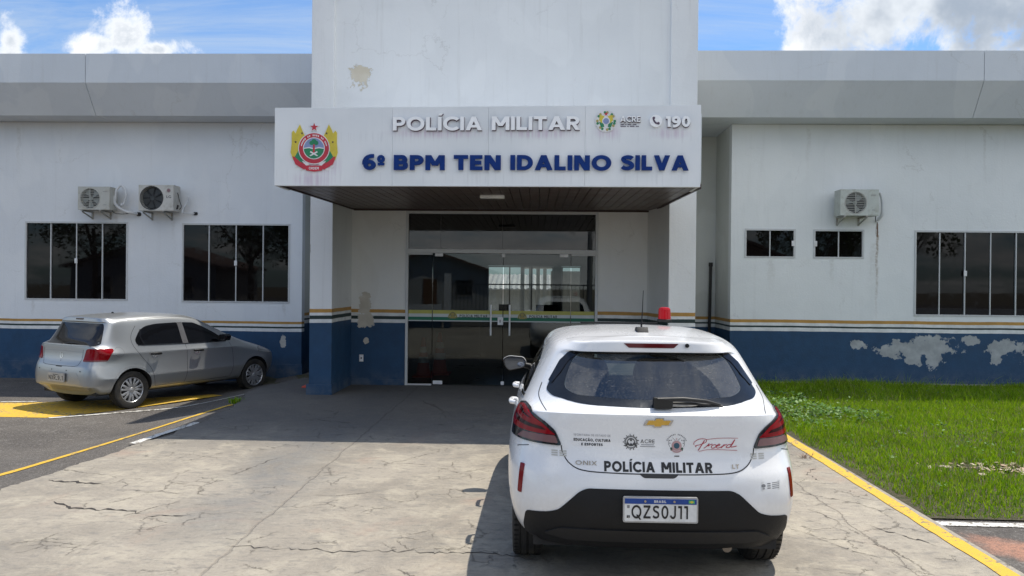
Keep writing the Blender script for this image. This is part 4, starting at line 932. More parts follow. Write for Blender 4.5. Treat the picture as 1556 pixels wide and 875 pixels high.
condenser(Lx(-8.52), Lz(3.075), .63, .44, 'beige condenser with barred grille and big looped white pipe, leftmost on the left wing', 5, True,
    [([(.56, -.12, .12), (.64, -.12, .20), (.66, -.10, .40), (.74, -.06, .50), (.82, -.04, .36), (.78, -.03, .16), (.72, -.04, .12)], .024, 0), ([(.60, -.13, .30), (.62, -.12, .20), (.68, -.1, .08), (.80, -.04, .0), (.92, .0, -.03), (1.02, .10, -.05)], .030, 0), ([(.55, -.12, .08), (.62, -.1, -.04), (.76, -.04, -.06), (.90, .04, -.03)], .007, 1), ([(1.0, .06, -.05), (1.03, .11, -.05)], .04, 1)], fan_c=.38, fr=.43, wy=LW)
condenser(Lx(-7.375), Lz(3.065), .69, .49, 'off-white condenser with wide dark fan and two black letters on the left wing', 7, False,
    [([(.66, -.16, .40), (.70, -.12, .34), (.72, -.1, .22), (.76, -.1, .10), (.72, -.1, .04)], .007, 1), ([(.86, -.02, .30), (.84, -.02, .20), (.78, -.05, .08), (.76, -.06, -.02)], .020, 0), ([(.76, -.05, -.02), (.88, .02, -.03), (.96, .08, -.02)], .010, 0), ([(.94, .07, -.02), (.98, .11, -.02)], .032, 1), ([(.665, -.15, .06), (.70, -.15, .06), (.70, -.12, .12)], .018, 1)], mark='LG', fan_c=.37, fr=.44, body=(.55, .54, .50), wy=LW)
condenser(5.45, 3.06, .68, .46, 'greenish white condenser with five broad pale fan blades, the only one on the right wing', 3, True,
    [([(.66, -.12, .30), (.70, -.1, .42), (.78, -.06, .44), (.84, -.03, .34), (.86, -.02, .16), (.85, 0, .02), (.80, .06, -.06)], .026, 0), ([(.67, -.12, .18), (.73, -.1, .10), (.71, -.08, -.02), (.78, .06, -.09)], .007, 1)], fan_c=.40, fr=.40, body=(.50, .53, .49))
# rust run below the right unit
MB().tube([(6.27, WY - .004, 2.97), (6.28, WY - .004, 2.8), (6.27, WY - .003, 2.70)], .008, 6).build('drain_stub', M('rust_pipe', (.16, .09, .05), .8), None)
o = bpy.data.objects['drain_stub']; tag(o, 'short rusty drain stub on the wall right of the right-wing condenser', 'pipe')

# ------------------------------------------------------------------ what the glass reflects: the street side, behind the viewpoint
def tree(x, y, h, r, label, seed, col=(.05, .09, .02), clumps=26, n=130):
    rr = random.Random(seed); e = empty('tree', (x, y, 0)); tag(e, label, 'tree', 'trees across the street')
    t = MB(); t.tube([(0, 0, -.3), (.1, .05, h * .3), (-.05, .1, h * .62)], [.22, .16, .09], 10)
    for k in range(5): a = k * 1.3; t.tube([(0, .05, h * .38), (math.cos(a) * r * .4, math.sin(a) * r * .4, h * .6), (math.cos(a) * r * .7, math.sin(a) * r * .7, h * .75)], [.09, .06, .03], 6)
    t.build('trunk', M('bark', (.12, .09, .065), .9, bmp=.8), e, smooth=50)
    c = MB()
    for _ in range(clumps):
        a = rr.uniform(0, 6.28); q = rr.random() ** .5; cz = h * rr.uniform(.48, .98); sh = math.sin(math.pi * min(.98, max(.1, (cz / h - .4) / .62)))
        px, py = math.cos(a) * r * q * sh, math.sin(a) * r * q * sh; cr_ = r * rr.uniform(.22, .42)
        for _ in range(n):
            d = Vector((rr.gauss(0, 1), rr.gauss(0, 1), rr.gauss(0, .8))).normalized() * cr_ * rr.random() ** .4; p = Vector((px, py, cz)) + d
            u = Vector((rr.gauss(0, 1), rr.gauss(0, 1), rr.gauss(0, 1))).normalized() * .14; w = u.orthogonal().normalized() * .07
            c.add([p - u, p + w, p + u, p - w], [(0, 1, 2, 3)], rr.choice((0, 0, 1)))
    c.build('crown', [leaf_mat('crown_leaf_%d' % seed, col), leaf_mat('crown_leaf_b%d' % seed, tuple(q * 1.7 for q in col))], e, recalc=False)
tree(-17, -15, 7.5, 3.2, 'dense green tree across the street beyond the left end of the front wall', 21); tree(-10.5, -17, 9, 3, 'tallest tree across the street, left of the gabled houses', 22)
tree(16, -16, 7, 3, 'round green tree across the street right of the right-hand house', 23); tree(5.5, -22, 8.5, 2.6, 'tree standing behind the gap between the two houses', 24)
tree(-27, -16, 8, 3.6, 'broad dark tree across the street at the far left end', 25); tree(-13.5, -14, 6, 2.6, 'smaller tree standing before the tallest one across the street', 26); tree(22, -18, 8, 3.4, 'broad tree across the street at the far right end', 27)
def house(x, y, w, d, hw, hr, label, wallc, roofc):
    e = empty('house', (x, y, 0)); tag(e, label, 'house', 'houses across the street')
    wl_ = M('house_wall_%d' % int(wallc[0] * 99), wallc, .8); rf = M('house_roof_%d' % int(roofc[0] * 99), roofc, .8, vs=3)
    q = MB(); q.prism([(-w / 2, -.2), (w / 2, -.2), (w / 2, hw), (0, hr), (-w / 2, hw)], lambda u, v, dd: (u, dd, v), -d, 0); q.build('wall', wl_, e)
    q = MB(); o = .5
    for s in (-1, 1): q.prism([(0, hr + .02), (s * (w / 2 + o), hw - o * (hr - hw) / (w / 2) + .02), (s * (w / 2 + o), hw - o * (hr - hw) / (w / 2) + .16), (0, hr + .18)], lambda u, v, dd: (u, dd, v), -d - .4, .4)
    q.build('roof', rf, e)
    dk = M('house_glass', (.03, .035, .04), .2)
    for xx in (-w * .28, w * .28): fr_ = MB().box(xx - .6, xx + .6, .002, .05, 1.0, 2.1).build('window', M('house_frame', (.4, .35, .3), .6), e); MB().box(xx - .54, xx + .54, .051, .056, 1.06, 2.04).build('pane', dk, fr_)
    dd_ = MB().box(-.45, .45, .002, .05, 0, 2.1).build('door', M('house_door', (.2, .1, .05), .6), e)
house(10.5, -13, 9, 8, 2.7, 4.4, 'house across the street with brown gabled roof facing the right windows', (.35, .22, .15), (.14, .085, .065))
house(-7, -24, 8, 7, 2.6, 3.9, 'white house across the street opposite the entrance', (.5, .5, .48), (.22, .14, .11)); house(-24, -16, 9, 7, 2.7, 4.0, 'low grey house across the street at the far left', (.33, .33, .33), (.18, .12, .1))
fw_ = empty('front_wall', (0, -4.4, 0)); tag(fw_, 'low white and blue boundary wall with a barred gate along the street', 'wall')
mw = wall_mat('paint_boundary', [(.5, BLU)], [(3, .4, .5, .3), (-6, .4, .7, .25)])
for a, b in ((-26, -3.8), (3.8, 26)):
    MB().box(a, b, -.08, .08, -.3, .95).build('wall', mw, fw_)
q = MB(); k = -3.4
while k < 3.5: q.box(k, k + .03, -.015, .015, .10, 1.75); k += .16
q.box(-3.44, 3.58, -.02, .02, 1.751, 1.80).box(-3.44, 3.58, -.02, .02, .05, .099); q.build('gate', M('railing_grey', (.10, .105, .11), .5), fw_)
for x in (-3.7, 3.6): MB().box(x, x + .25, -.13, .13, -.3, 2.2).build('gate_post', mw, fw_)
pole = empty('utility_pole', (2.6, -11, 0)); tag(pole, 'concrete utility pole with crossarm and wires across the street', 'utility pole')
MB().tube([(0, 0, -.3), (0, 0, 8.6)], [.15, .09], 10).build('pole', M('pole_concrete', (.3, .3, .28), .8), pole, smooth=50); MB().box(-.9, .9, -.05, .05, 8.0, 8.12).build('crossarm', M('crossarm_wood', (.15, .12, .1), .8), pole)
for i, x in enumerate((-.8, 0, .8)):
    w = MB()
    for s in (-1, 1): w.tube([(x, 0, 8.15)] + [(x + s * 40 * t, -1.5 * t, 8.15 - 4 * t * (1 - t) * 1.2) for t in (.15, .3, .5, .7, .85, 1)], .015, 5)
    w.build('wire', m_rubber, pole)
tag(MB().box(-60, 60, -11.5, -5.2, -.02, -.008).build('road', m_asph), kind='structure')

# ------------------------------------------------------------------ cars
def ring_body(rings, levels=3, crease=()):
    """rings: list of 13-point half outlines (rear centre .. side .. front centre); closed below and above"""
    bm = bmesh.new(); G = []
    for pts in rings:
        n = len(pts); rt = [bm.verts.new(p) for p in pts]; lf = [bm.verts.new((-p[0], p[1], p[2])) for p in pts[1:-1]]
        G.append(rt + lf[::-1])                                    # full loop
    N = len(G[0]); cr = bm.edges.layers.float.new('crease_edge')
    for a, b in zip(G, G[1:]):
        for k in range(N): bm.faces.new((a[k], a[(k + 1) % N], b[(k + 1) % N], b[k]))
    for idx, dz in ((0, 0), (-1, .014)):
        g = G[idx]; h = N // 2; cs = []
        for k in range(1, h): a, b = g[k].co, g[N - k].co; cs.append(bm.verts.new(((a.x + b.x) / 2, (a.y + b.y) / 2, (a.z + b.z) / 2 + dz)))
        for k in range(1, h - 1):
            bm.faces.new((g[k], g[k + 1], cs[k], cs[k - 1])); bm.faces.new((cs[k - 1], cs[k], g[N - k - 1], g[N - k]))
        bm.faces.new((g[0], g[1], cs[0], g[N - 1])); bm.faces.new((cs[-1], g[h - 1], g[h], g[h + 1]))
    bmesh.ops.recalc_face_normals(bm, faces=bm.faces)
    for ri, k0, k1, v in crease:
        g = G[ri]
        for k in range(k0, k1):
            for a, b in ((g[k % N], g[(k + 1) % N]), (g[-k % N], g[(-k - 1) % N])):
                e = bm.edges.get((a, b))
                if e: e[cr] = v
    me = bpy.data.meshes.new('cage'); bm.to_mesh(me); bm.free()
    o = bpy.data.objects.new('cage', me); COL.objects.link(o); s = o.modifiers.new('s', 'SUBSURF'); s.levels = levels; s.render_levels = levels
    dg_ = bpy.context.evaluated_depsgraph_get(); dg_.update(); m2 = bpy.data.meshes.new_from_object(o.evaluated_get(dg_)); bpy.data.objects.remove(o)
    return m2
class Car:
    def __init__(s, name, loc, rz, scale, rings, paint, crease=(), levels=3):
        s.root = empty(name, loc, rz); s.root.scale = (scale,) * 3
        s.me = ring_body(rings, levels, crease); s.paint = paint
        s.bvh = BVHTree.FromPolygons([v.co.copy() for v in s.me.vertices], [tuple(p.vertices) for p in s.me.polygons])
    def frame(s, kind, depth=6):
        if kind == 'rear': return lambda u, v: (Vector((u, -depth, v)), Vector((0, 1, 0)))
        if kind == 'right': return lambda u, v: (Vector((depth, u, v)), Vector((-1, 0, 0)))
        if kind == 'left': return lambda u, v: (Vector((-depth, u, v)), Vector((1, 0, 0)))
        if kind == 'top': return lambda u, v: (Vector((u, v, depth)), Vector((0, 0, -1)))
        if kind == 'front': return lambda u, v: (Vector((u, 12, v)), Vector((0, -1, 0)))
    def hit(s, fr, u, v, off):
        o, d = fr(u, v); h = s.bvh.ray_cast(o, d)
        if h[0] is None:
            q = s.bvh.find_nearest(o + d * (6.0 if abs(d.y) < .5 else 6.2)); p, n = q[0], q[1]
        else: p, n = h[0], h[1]
        if n.dot(d) > 0: n = -n
        return p + n * off, n
    def patch(s, name, poly, kind, mat, off=.003, parent=None, skirt=.008, cut=.05, hole=None, smooth=35):
        fr = s.frame(kind) if isinstance(kind, str) else kind
        bm = bmesh.new()
        if hole is None:
            bm.faces.new([bm.verts.new((u, v, 0)) for u, v in poly])
        else:
            a = [bm.verts.new((u, v, 0)) for u, v in poly]; b = [bm.verts.new((u, v, 0)) for u, v in hole]; n = len(a)
            for k in range(n): bm.faces.new((a[k], a[(k + 1) % n], b[(k + 1) % n], b[k]))
        us = [v.co.x for v in bm.verts]; vs = [v.co.y for v in bm.verts]
        for lo, hi, ax in ((min(us), max(us), 0), (min(vs), max(vs), 1)):
            n = int((hi - lo) / cut); st = (hi - lo) / (n + 1)
            for k in range(1, n + 1):
                c = [0, 0, 0]; c[ax] = lo + st * k; no = [0, 0, 0]; no[ax] = 1
                bmesh.ops.bisect_plane(bm, geom=bm.verts[:] + bm.edges[:] + bm.faces[:], plane_co=c, plane_no=no)
        bmesh.ops.triangulate(bm, faces=[f for f in bm.faces if len(f.verts) > 4])
        nr = {}
        for v in bm.verts:
            p, n = s.hit(fr, v.co.x, v.co.y, off); nr[v] = n; v.co = p
        if skirt:
            be = [e for e in bm.edges if e.is_boundary]
            r = bmesh.ops.extrude_edge_only(bm, edges=be); nv = [g for g in r['geom'] if isinstance(g, bmesh.types.BMVert)]
            src = {}
            for e in bm.edges:
                a, b = e.verts
                if a in nr and b not in nr: src.setdefault(b, a)
                elif b in nr and a not in nr: src.setdefault(a, b)
            for v in nv:
                if v in src: v.co = v.co - nr[src[v]] * (skirt + off)
        bmesh.ops.recalc_face_normals(bm, faces=bm.faces)
        # outward facing
        sm = Vector(); 
        for f in bm.faces: sm += f.normal * f.calc_area()
        if sm.dot(fr(0, 0)[1]) > 0: bmesh.ops.reverse_faces(bm, faces=bm.faces)
        me = bpy.data.meshes.new(name); bm.to_mesh(me); bm.free(); me.materials.append(mat); me.shade_smooth(); me.set_sharp_from_angle(angle=R(smooth))
        o = bpy.data.objects.new(name, me); COL.objects.link(o); o.parent = parent or s.root; return o
    def quads(s, name, qs, kind, mat, off=.0015, parent=None):
        """thin flat marks laid on the body; qs = (layer, polygon)"""
        fr = s.frame(kind) if isinstance(kind, str) else kind; mb = MB()
        for k, q in qs: mb.add([s.hit(fr, u, v, off + k * .00025)[0] for u, v in q], [tuple(range(len(q)))])
        return mb.build(name, mat, parent or s.root, recalc=False)
    def line(s, name, pts, kind, w=.005, mat=None, off=.0012, parent=None, k=8, curve=True):
        p = spl(pts, k) if curve else [tuple((1 - t) * a + t * b for a, b in zip(pts[i], pts[i + 1])) for i in range(len(pts) - 1) for t in [j / k for j in range(k)]] + [tuple(pts[-1])]
        return s.quads(name, [(0, q) for q in rib(p, w)], kind, mat or M('panel_gap', (.015, .015, .016), .7), off, parent)
    def text(s, name, t, u0, u1, v0, v1, kind, mat, w=.2, gap=.13, off=.0015, parent=None, skew=0):
        tw, qs = text_quads(t, w, gap)
        return s.quads(name, [(k, [(u0 + (a + skew * b) * (u1 - u0) / tw, v0 + b * (v1 - v0)) for a, b in q]) for k, q in qs], kind, mat, off, parent)
    def finish(s, cutters, cavity):
        o = bpy.data.objects.new('body', s.me); COL.objects.link(o)
        s.me.materials.clear(); s.me.materials.append(s.paint); s.me.materials.append(cavity)
        co = cutters.build('cutter', [s.paint, cavity]); 
        for p in co.data.polygons: p.material_index = 1
        m = o.modifiers.new('b', 'BOOLEAN'); m.operation = 'DIFFERENCE'; m.solver = 'EXACT'; m.object = co; m.use_self = True; m.material_mode = 'INDEX'
        dg_ = bpy.context.evaluated_depsgraph_get(); dg_.update(); me = bpy.data.meshes.new_from_object(o.evaluated_get(dg_))
        bpy.data.objects.remove(o); bpy.data.objects.remove(co)
        me.name = 'body'; me.shade_smooth(); me.set_sharp_from_angle(angle=R(38))
        o = bpy.data.objects.new('body', me); COL.objects.link(o); o.parent = s.root; s.body = o; return o
def rnd(poly, r, n=4):
    """round the corners of a polygon"""
    out = []; N = len(poly)
    for i in range(N):
        p, a, b = Vector(poly[i]), Vector(poly[i - 1]), Vector(poly[(i + 1) % N]); d1 = a - p; d2 = b - p
        rr = min(r if not isinstance(r, (list, tuple)) else r[i], d1.length * .45, d2.length * .45); s_ = p + d1.normalized() * rr; e = p + d2.normalized() * rr
        for k in range(n + 1): t = k / n; out.append(tuple((s_ * (1 - t) ** 2 + p * 2 * t * (1 - t) + e * t * t)))
    return out
def car_wheel(car, x, y, r, w, side, style, steer=0):
    """tyre with grooved tread, rim with spokes; axle along x, outer face towards side"""
    e = car.root
    fn = lambda a, b, h: (x + side * h, y + a, r + b)
    rr = r; hw = w / 2
    T = MB().lathe([(rr * .66, -hw * .86), (rr * .80, -hw), (rr * .94, -hw * .96), (rr * .99, -hw * .80), (rr, -hw * .55), (rr, -hw * .50), (rr * .975, -hw * .49), (rr * .975, -hw * .42), (rr, -hw * .41), (rr, -hw * .07), (rr * .975, -hw * .06), (rr * .975, hw * .06), (rr, hw * .07), (rr, hw * .41), (rr * .975, hw * .42), (rr * .975, hw * .49), (rr, hw * .50), (rr, hw * .55), (rr * .99, hw * .80), (rr * .94, hw * .96), (rr * .80, hw), (rr * .68, hw * .90), (rr * .66, hw * .80)], fn, 56)
    for k in range(56):                                             # sipes across the shoulders
        a = 2 * math.pi * k / 56
        for h0, h1 in ((-hw * .86, -hw * .55), (hw * .55, hw * .86)):
            c, s_ = math.cos(a), math.sin(a); q = .006
            T.add([fn((rr * 1.001) * c - q * s_, (rr * 1.001) * s_ + q * c, h0), fn((rr * 1.001) * c + q * s_, (rr * 1.001) * s_ - q * c, h0), fn((rr * 1.003) * c + q * s_, (rr * 1.003) * s_ - q * c, h1), fn((rr * 1.003) * c - q * s_, (rr * 1.003) * s_ + q * c, h1)], [(0, 1, 2, 3)], 1)
    wh = T.build('wheel', [M('tyre_rubber', (.022, .021, .020), .8, dirt=(.10, .085, .06, 6)), M('tyre_groove', (.006, .006, .006), .9)], e, smooth=35)
    al = M('wheel_silver', (.50, .51, .53), .33, .55, var=.06, dirt=(.20, .17, .13, 5)); dk = M('wheel_dark', (.02, .02, .022), .6)
    ri = rr * .67
    Rm = MB().lathe([(ri, hw * .84), (ri * .97, hw * .90), (ri * .93, hw * .80), (ri * .91, hw * .2), (ri * .9, -hw * .8)], fn, 48); Rm.build('rim', al, wh, smooth=35)
    MB().lathe([(0.001, hw * .18), (ri * .6, hw * .18), (ri * .905, hw * .10)], fn, 40).build('brake_drum', dk, wh, smooth=35)
    S = MB(); ns = style
    for k in range(ns):
        for tw in (-1, 1):
            a = 2 * math.pi * k / ns + .15 + tw * .10; a1 = a + tw * .10
            c, s_ = math.cos(a), math.sin(a); c1, s1 = math.cos(a1), math.sin(a1)
            p0 = (ri * .16, .018); p1 = (ri * .93, .017 if ns > 5 else .024)
            v = []
            for (rad, hwid), (cc, ss) in ((p0, (c, s_)), (p1, (c1, s1))):
                for q in (-1, 1):
                    for hh in (hw * .80 if rad < .1 else hw * .86, hw * .60): v.append(fn(rad * cc - q * hwid * ss, rad * ss + q * hwid * cc, hh))
            S.add(v, [(0, 2, 6, 4), (1, 3, 7, 5), (0, 1, 5, 4), (2, 3, 7, 6), (0, 1, 3, 2), (4, 5, 7, 6)])
    S.lathe([(.001, hw * .92), (ri * .14, hw * .92), (ri * .20, hw * .86), (ri * .22, hw * .62)], fn, 24)
    S.build('spoke', al, wh, bevel=.003, smooth=35)
    for k in range(4 if ns > 5 else 5):
        a = 2 * math.pi * k / 5; disc_ = MB().lathe([(.001, hw * .935), (.008, hw * .935), (.008, hw * .8)], lambda p, q, h: fn(p + ri * .15 * math.cos(a), q + ri * .15 * math.sin(a), h), 8); 
    return wh
def car_paint(name, col, metal, rough=.28, dust=(.35, .31, .25), dustamt=.5, flake=0, coat=.85):
    m, nt, p = newmat(name); tc = nd(nt, 'ShaderNodeTexCoord').outputs['Object']; xyz = nd(nt, 'ShaderNodeSeparateXYZ', {0: tc}).outputs
    n = noise(nt, tc, 3, 8, .65); n2 = noise(nt, tc, 40, 4, .7)
    low = ramp(nt, xyz[2], .75, .15); d = ma(nt, 'MULTIPLY', ma(nt, 'ADD', ma(nt, 'MULTIPLY', low, .8), .10), ramp(nt, ma(nt, 'ADD', ma(nt, 'MULTIPLY', n, .7), ma(nt, 'MULTIPLY', n2, .3)), .30, .68))
    d = ma(nt, 'MULTIPLY', d, dustamt)
    sv = vscale(nt, tc, (28, 28, 1.2)); st = ma(nt, 'MULTIPLY', ramp(nt, noise(nt, sv, 1, 5, .6), .52, .8), .14 * dustamt)
    d = ma(nt, 'MAXIMUM', d, st)
    nt.links.new(mixc(nt, d, col, dust), p.inputs['Base Color'])
    nt.links.new(ma(nt, 'MULTIPLY', ma(nt, 'SUBTRACT', 1, d), metal), p.inputs['Metallic'])
    nt.links.new(ma(nt, 'ADD', rough, ma(nt, 'MULTIPLY', d, .5)), p.inputs['Roughness'])
    cw = ma(nt, 'SUBTRACT', coat, d, clamp=True); nt.links.new(cw, p.inputs['Coat Weight']); p.inputs['Coat Roughness'].default_value = .05
    if flake: bump(nt, p, noise(nt, tc, 900, 2), .0006, .15)
    return m
def lens_mat(name, col, rough=.08):
    m, nt, p = newmat(name); tc = nd(nt, 'ShaderNodeTexCoord').outputs['Object']
    w = nd(nt, 'ShaderNodeTexWave', {'Vector': tc, 'Scale': 60, 'Distortion': .3}, bands_direction='Z').outputs['Fac']
    nt.links.new(mixc(nt, w, tuple(c * .75 for c in col), col), p.inputs['Base Color']); p.inputs['Roughness'].default_value = rough; p.inputs['Coat Weight'].default_value = .0; p.inputs['IOR'].default_value = 1.4; p.inputs['Specular IOR Level'].default_value = .35
    p.inputs['Subsurface Weight'].default_value = .0
    return m
blackp = M('black_plastic', (.008, .0085, .010), .55, var=.2, bmp=.35, bs=300, spec=.3, dirt=(.018, .017, .016, 4)); gloss_black = M('gloss_black', (.008, .008, .010), .08, var=.1)
m_cav = M('dark_interior', (.018, .018, .019), .85)
side_gl = dark_glass('car_side_glass', (.003, .003, .004), .01, 1.38, .05)
def pane_glass(name, tint, dustamt=.25):
    m, nt, p = newmat(name); nt.nodes.remove(p); tc = nd(nt, 'ShaderNodeTexCoord').outputs['Object']
    t = nd(nt, 'ShaderNodeBsdfTransparent', {'Color': (*tint, 1)}); g = nd(nt, 'ShaderNodeBsdfGlossy', {'Color': (1, 1, 1, 1), 'Roughness': .03}); fz = nd(nt, 'ShaderNodeFresnel', {'IOR': 1.95}).outputs[0]
    mx = nd(nt, 'ShaderNodeMixShader', {0: fz, 1: t.outputs[0], 2: g.outputs[0]})
    df = nd(nt, 'ShaderNodeBsdfDiffuse', {'Color': (.42, .41, .38, 1)}); xyz = nd(nt, 'ShaderNodeSeparateXYZ', {0: tc}).outputs
    # dust everywhere but in the arc the wiper sweeps
    d = ma(nt, 'SQRT', ma(nt, 'ADD', ma(nt, 'POWER', ma(nt, 'SUBTRACT', xyz[0], .02), 2), ma(nt, 'POWER', ma(nt, 'MULTIPLY', ma(nt, 'SUBTRACT', xyz[2], 1.03), 1.25), 2)))
    sw = ma(nt, 'MULTIPLY', ramp(nt, d, .375, .385), 1.0)
    n = noise(nt, tc, 110, 4, .75); n2 = noise(nt, tc, 5, 5)
    dd = ma(nt, 'ADD', ma(nt, 'MULTIPLY', ramp(nt, n, .5, .78), .22), ma(nt, 'MULTIPLY', ma(nt, 'MULTIPLY', sw, ramp(nt, n2, .2, .7)), .12))
    mx2 = nd(nt, 'ShaderNodeMixShader', {0: ma(nt, 'MULTIPLY', dd, dustamt * 2), 1: mx.outputs[0], 2: df.outputs[0]})
    nt.links.new(mx2.outputs[0], nt.nodes['Material Output'].inputs[0]); return m

# ---- the police hatchback -------------------------------------------------
def Z13(xs, ys, zs):
    if not isinstance(zs, (list, tuple)): zs = [zs] * 13
    return list(zip(xs, ys, zs))
SY_ = [.32, .50, .76, 1.25, 1.9, 2.6, 3.31]
PR = [
 Z13([0, .40, .58, .66, .69, .70, .70, .70, .70, .70, .66, .5, 0], [.16, .17, .22, .36, .52, .76, 1.25, 1.9, 2.6, 3.31, 3.7, 3.9, 3.95], .24),
 Z13([0, .46, .68, .775, .80, .805, .81, .81, .81, .805, .77, .58, 0], [.075, .09, .16, .32, .5, .76, 1.25, 1.9, 2.6, 3.31, 3.78, 4.0, 4.07], [.275] * 13),
 Z13([0, .48, .735, .825, .85, .858, .855, .85, .855, .858, .82, .62, 0], [.015, .03, .11, .29, .5, .76, 1.25, 1.9, 2.6, 3.31, 3.83, 4.07, 4.14], [.40, .40, .41, .42] + [.42] * 9),
 Z13([0, .48, .745, .838, .862, .868, .865, .86, .865, .868, .83, .63, 0], [.0, .015, .095, .28, .5, .76, 1.25, 1.9, 2.6, 3.31, 3.84, 4.09, 4.16], .55),
 Z13([0, .47, .735, .83, .86, .868, .868, .866, .866, .866, .82, .62, 0], [.035, .05, .125, .29, .5, .76, 1.25, 1.9, 2.6, 3.31, 3.83, 4.07, 4.14], .69),
 Z13([0, .46, .71, .812, .85, .86, .86, .86, .858, .85, .79, .58, 0], [.085, .10, .180, .335, .53, .78, 1.25, 1.9, 2.6, 3.28, 3.76, 3.98, 4.05], [.80] * 10 + [.78, .76, .75]),
 Z13([0, .45, .68, .785, .82, .832, .835, .83, .82, .79, .71, .50, 0], [.090, .105, .19, .37, .58, .82, 1.28, 1.9, 2.58, 3.15, 3.55, 3.80, 3.88], [1.022, 1.022, 1.018, 1.0, .972, .95, .94, .93, .92, .90, .875, .85, .845]),
 Z13([0, .43, .635, .735, .775, .79, .79, .785, .775, .74, .64, .42, 0], [.175, .19, .285, .47, .66, .88, 1.32, 1.9, 2.52, 2.95, 3.12, 3.22, 3.25], [1.052, 1.052, 1.050, 1.040, 1.03, 1.02, 1.00, .985, .975, .975, .975, .985, .99]),
 Z13([0, .36, .515, .605, .635, .65, .655, .65, .63, .60, .54, .36, 0], [.44, .45, .50, .58, .74, .95, 1.3, 1.65, 2.0, 2.22, 2.34, 2.42, 2.45], [1.345, 1.345, 1.340, 1.325, 1.335, 1.335, 1.34, 1.345, 1.34, 1.32, 1.31, 1.325, 1.33]),
 Z13([0, .35, .50, .575, .605, .615, .62, .615, .59, .56, .50, .34, 0], [.375, .39, .455, .56, .74, .95, 1.28, 1.6, 1.9, 2.1, 2.2, 2.28, 2.3], [1.350, 1.348, 1.345, 1.358, 1.385, 1.395, 1.405, 1.405, 1.395, 1.375, 1.37, 1.38, 1.385]),
 Z13([0, .34, .470, .515, .53, .535, .54, .535, .52, .49, .44, .31, 0], [.385, .40, .470, .60, .78, .98, 1.25, 1.5, 1.78, 1.98, 2.08, 2.16, 2.18], [1.418, 1.413, 1.400, 1.408, 1.420, 1.430, 1.435, 1.435, 1.425, 1.405, 1.40, 1.41, 1.415]),
 Z13([0, .27, .37, .41, .42, .425, .43, .43, .42, .40, .36, .25, 0], [.56, .565, .60, .68, .83, 1.0, 1.2, 1.42, 1.66, 1.84, 1.92, 1.98, 2.0], [1.436, 1.432, 1.425, 1.432, 1.445, 1.452, 1.455, 1.455, 1.447, 1.435, 1.43, 1.432, 1.435]),
]
PR = [[(x * (.95 if ri >= 9 else .972 if ri == 8 else 1), y, z) for x, y, z in r_] for ri, r_ in enumerate(PR)]
PR0 = PR
p_white = car_paint('police_car_white', (.80, .80, .80), 0, .26, dustamt=.6)
pc = Car('police_car', (.697, 4.28, 0), 0, 1, PR, p_white, crease=((9, 0, 3, .9), (8, 0, 3, .5), (10, 0, 3, .85), (6, 0, 3, .75), (7, 0, 3, .3), (4, 0, 4, .4)), levels=3)
tag(pc.root, 'white police hatchback seen from behind with a red beacon on its roof', 'car')
# rear glass: opening cut right through the cabin, black printed border, tinted pane
def resamp(poly, n):
    pts = poly + [poly[0]]; L = [0]
    for a, b in zip(pts, pts[1:]): L.append(L[-1] + math.dist(a, b))
    out = []; j = 0
    for k in range(n):
        t = L[-1] * k / n
        while L[j + 1] < t: j += 1
        q = (t - L[j]) / (L[j + 1] - L[j] or 1); out.append(tuple(a + (b - a) * q for a, b in zip(pts[j], pts[j + 1])))
    return out
gl_out = rnd([(-.485, 1.348), (.485, 1.348), (.545, 1.285), (.632, 1.120), (.60, 1.093), (.42, 1.058), (0, 1.046), (-.42, 1.058), (-.60, 1.093), (-.632, 1.120), (-.545, 1.285)], [.02, .02, .05, .04, .06, .1, .2, .1, .06, .04, .05])
gl_in = rnd([(-.44, 1.335), (.44, 1.335), (.49, 1.26), (.53, 1.14), (.46, 1.105), (.20, 1.090), (0, 1.086), (-.20, 1.090), (-.46, 1.105), (-.53, 1.14), (-.49, 1.26)], [.04, .04, .06, .06, .06, .1, .1, .1, .06, .06, .06])
go, gi = gl_out, gl_in
rw = pc.patch('rear_window', go, 'rear', M('window_border', (.012, .014, .018), .16), .003, hole=gi, cut=.06)
pc.patch('pane', gi, 'rear', pane_glass('police_rear_glass', (.42, .52, .48), .7), .0015, rw, skirt=0, cut=.05)
cut = MB(); n = len(gi)
cut.prism([(u, v - (.10 if v < 1.2 else 0)) for u, v in resamp(gi, 40)], lambda u, v, d: (u, d, v), .60, 3.4)
gi2 = resamp(gi, 40); cut2 = MB().prism([(u * .999, v) for u, v in gi2], lambda u, v, d: (u, d, v), -.2, .72)
for yy in (.76, 3.31):
    for s_ in (-1, 1): cut2.add(*(lambda m_: (m_.v, m_.f))(MB().prism([(yy + .345 * math.cos(2 * math.pi * k / 36), .305 + .345 * math.sin(2 * math.pi * k / 36)) for k in range(36)], lambda u, v, d: (d, u, v), s_ * .56, s_ * 1.1)))
cut.add(cut2.v, cut2.f)
pc.finish(cut, m_cav)
for yy in (.76, 3.31):
    for s_ in (-1, 1): car_wheel(pc, s_ * .735, yy, .305, .195, s_, 5)
seat = M('seat_fabric', (.022, .023, .025), .9, var=.2)
def seatback(x, y, w, z0, z1, hz, t=.12):
    q = MB(); q.prism(rnd([(x - w / 2, z0), (x + w / 2, z0), (x + w / 2 * .86, z1), (x - w / 2 * .86, z1)], .08), XZ(y), 0, t); q.prism(rnd([(x - .125, z1 + .015), (x + .125, z1 + .015), (x + .105, hz), (x - .105, hz)], .05), XZ(y), .01, .11)
    q.tube([(x - .05, y + .05, z1 - .02), (x - .05, y + .05, z1 + .03)], .006, 6).tube([(x + .05, y + .05, z1 - .02), (x + .05, y + .05, z1 + .03)], .006, 6)
    return q
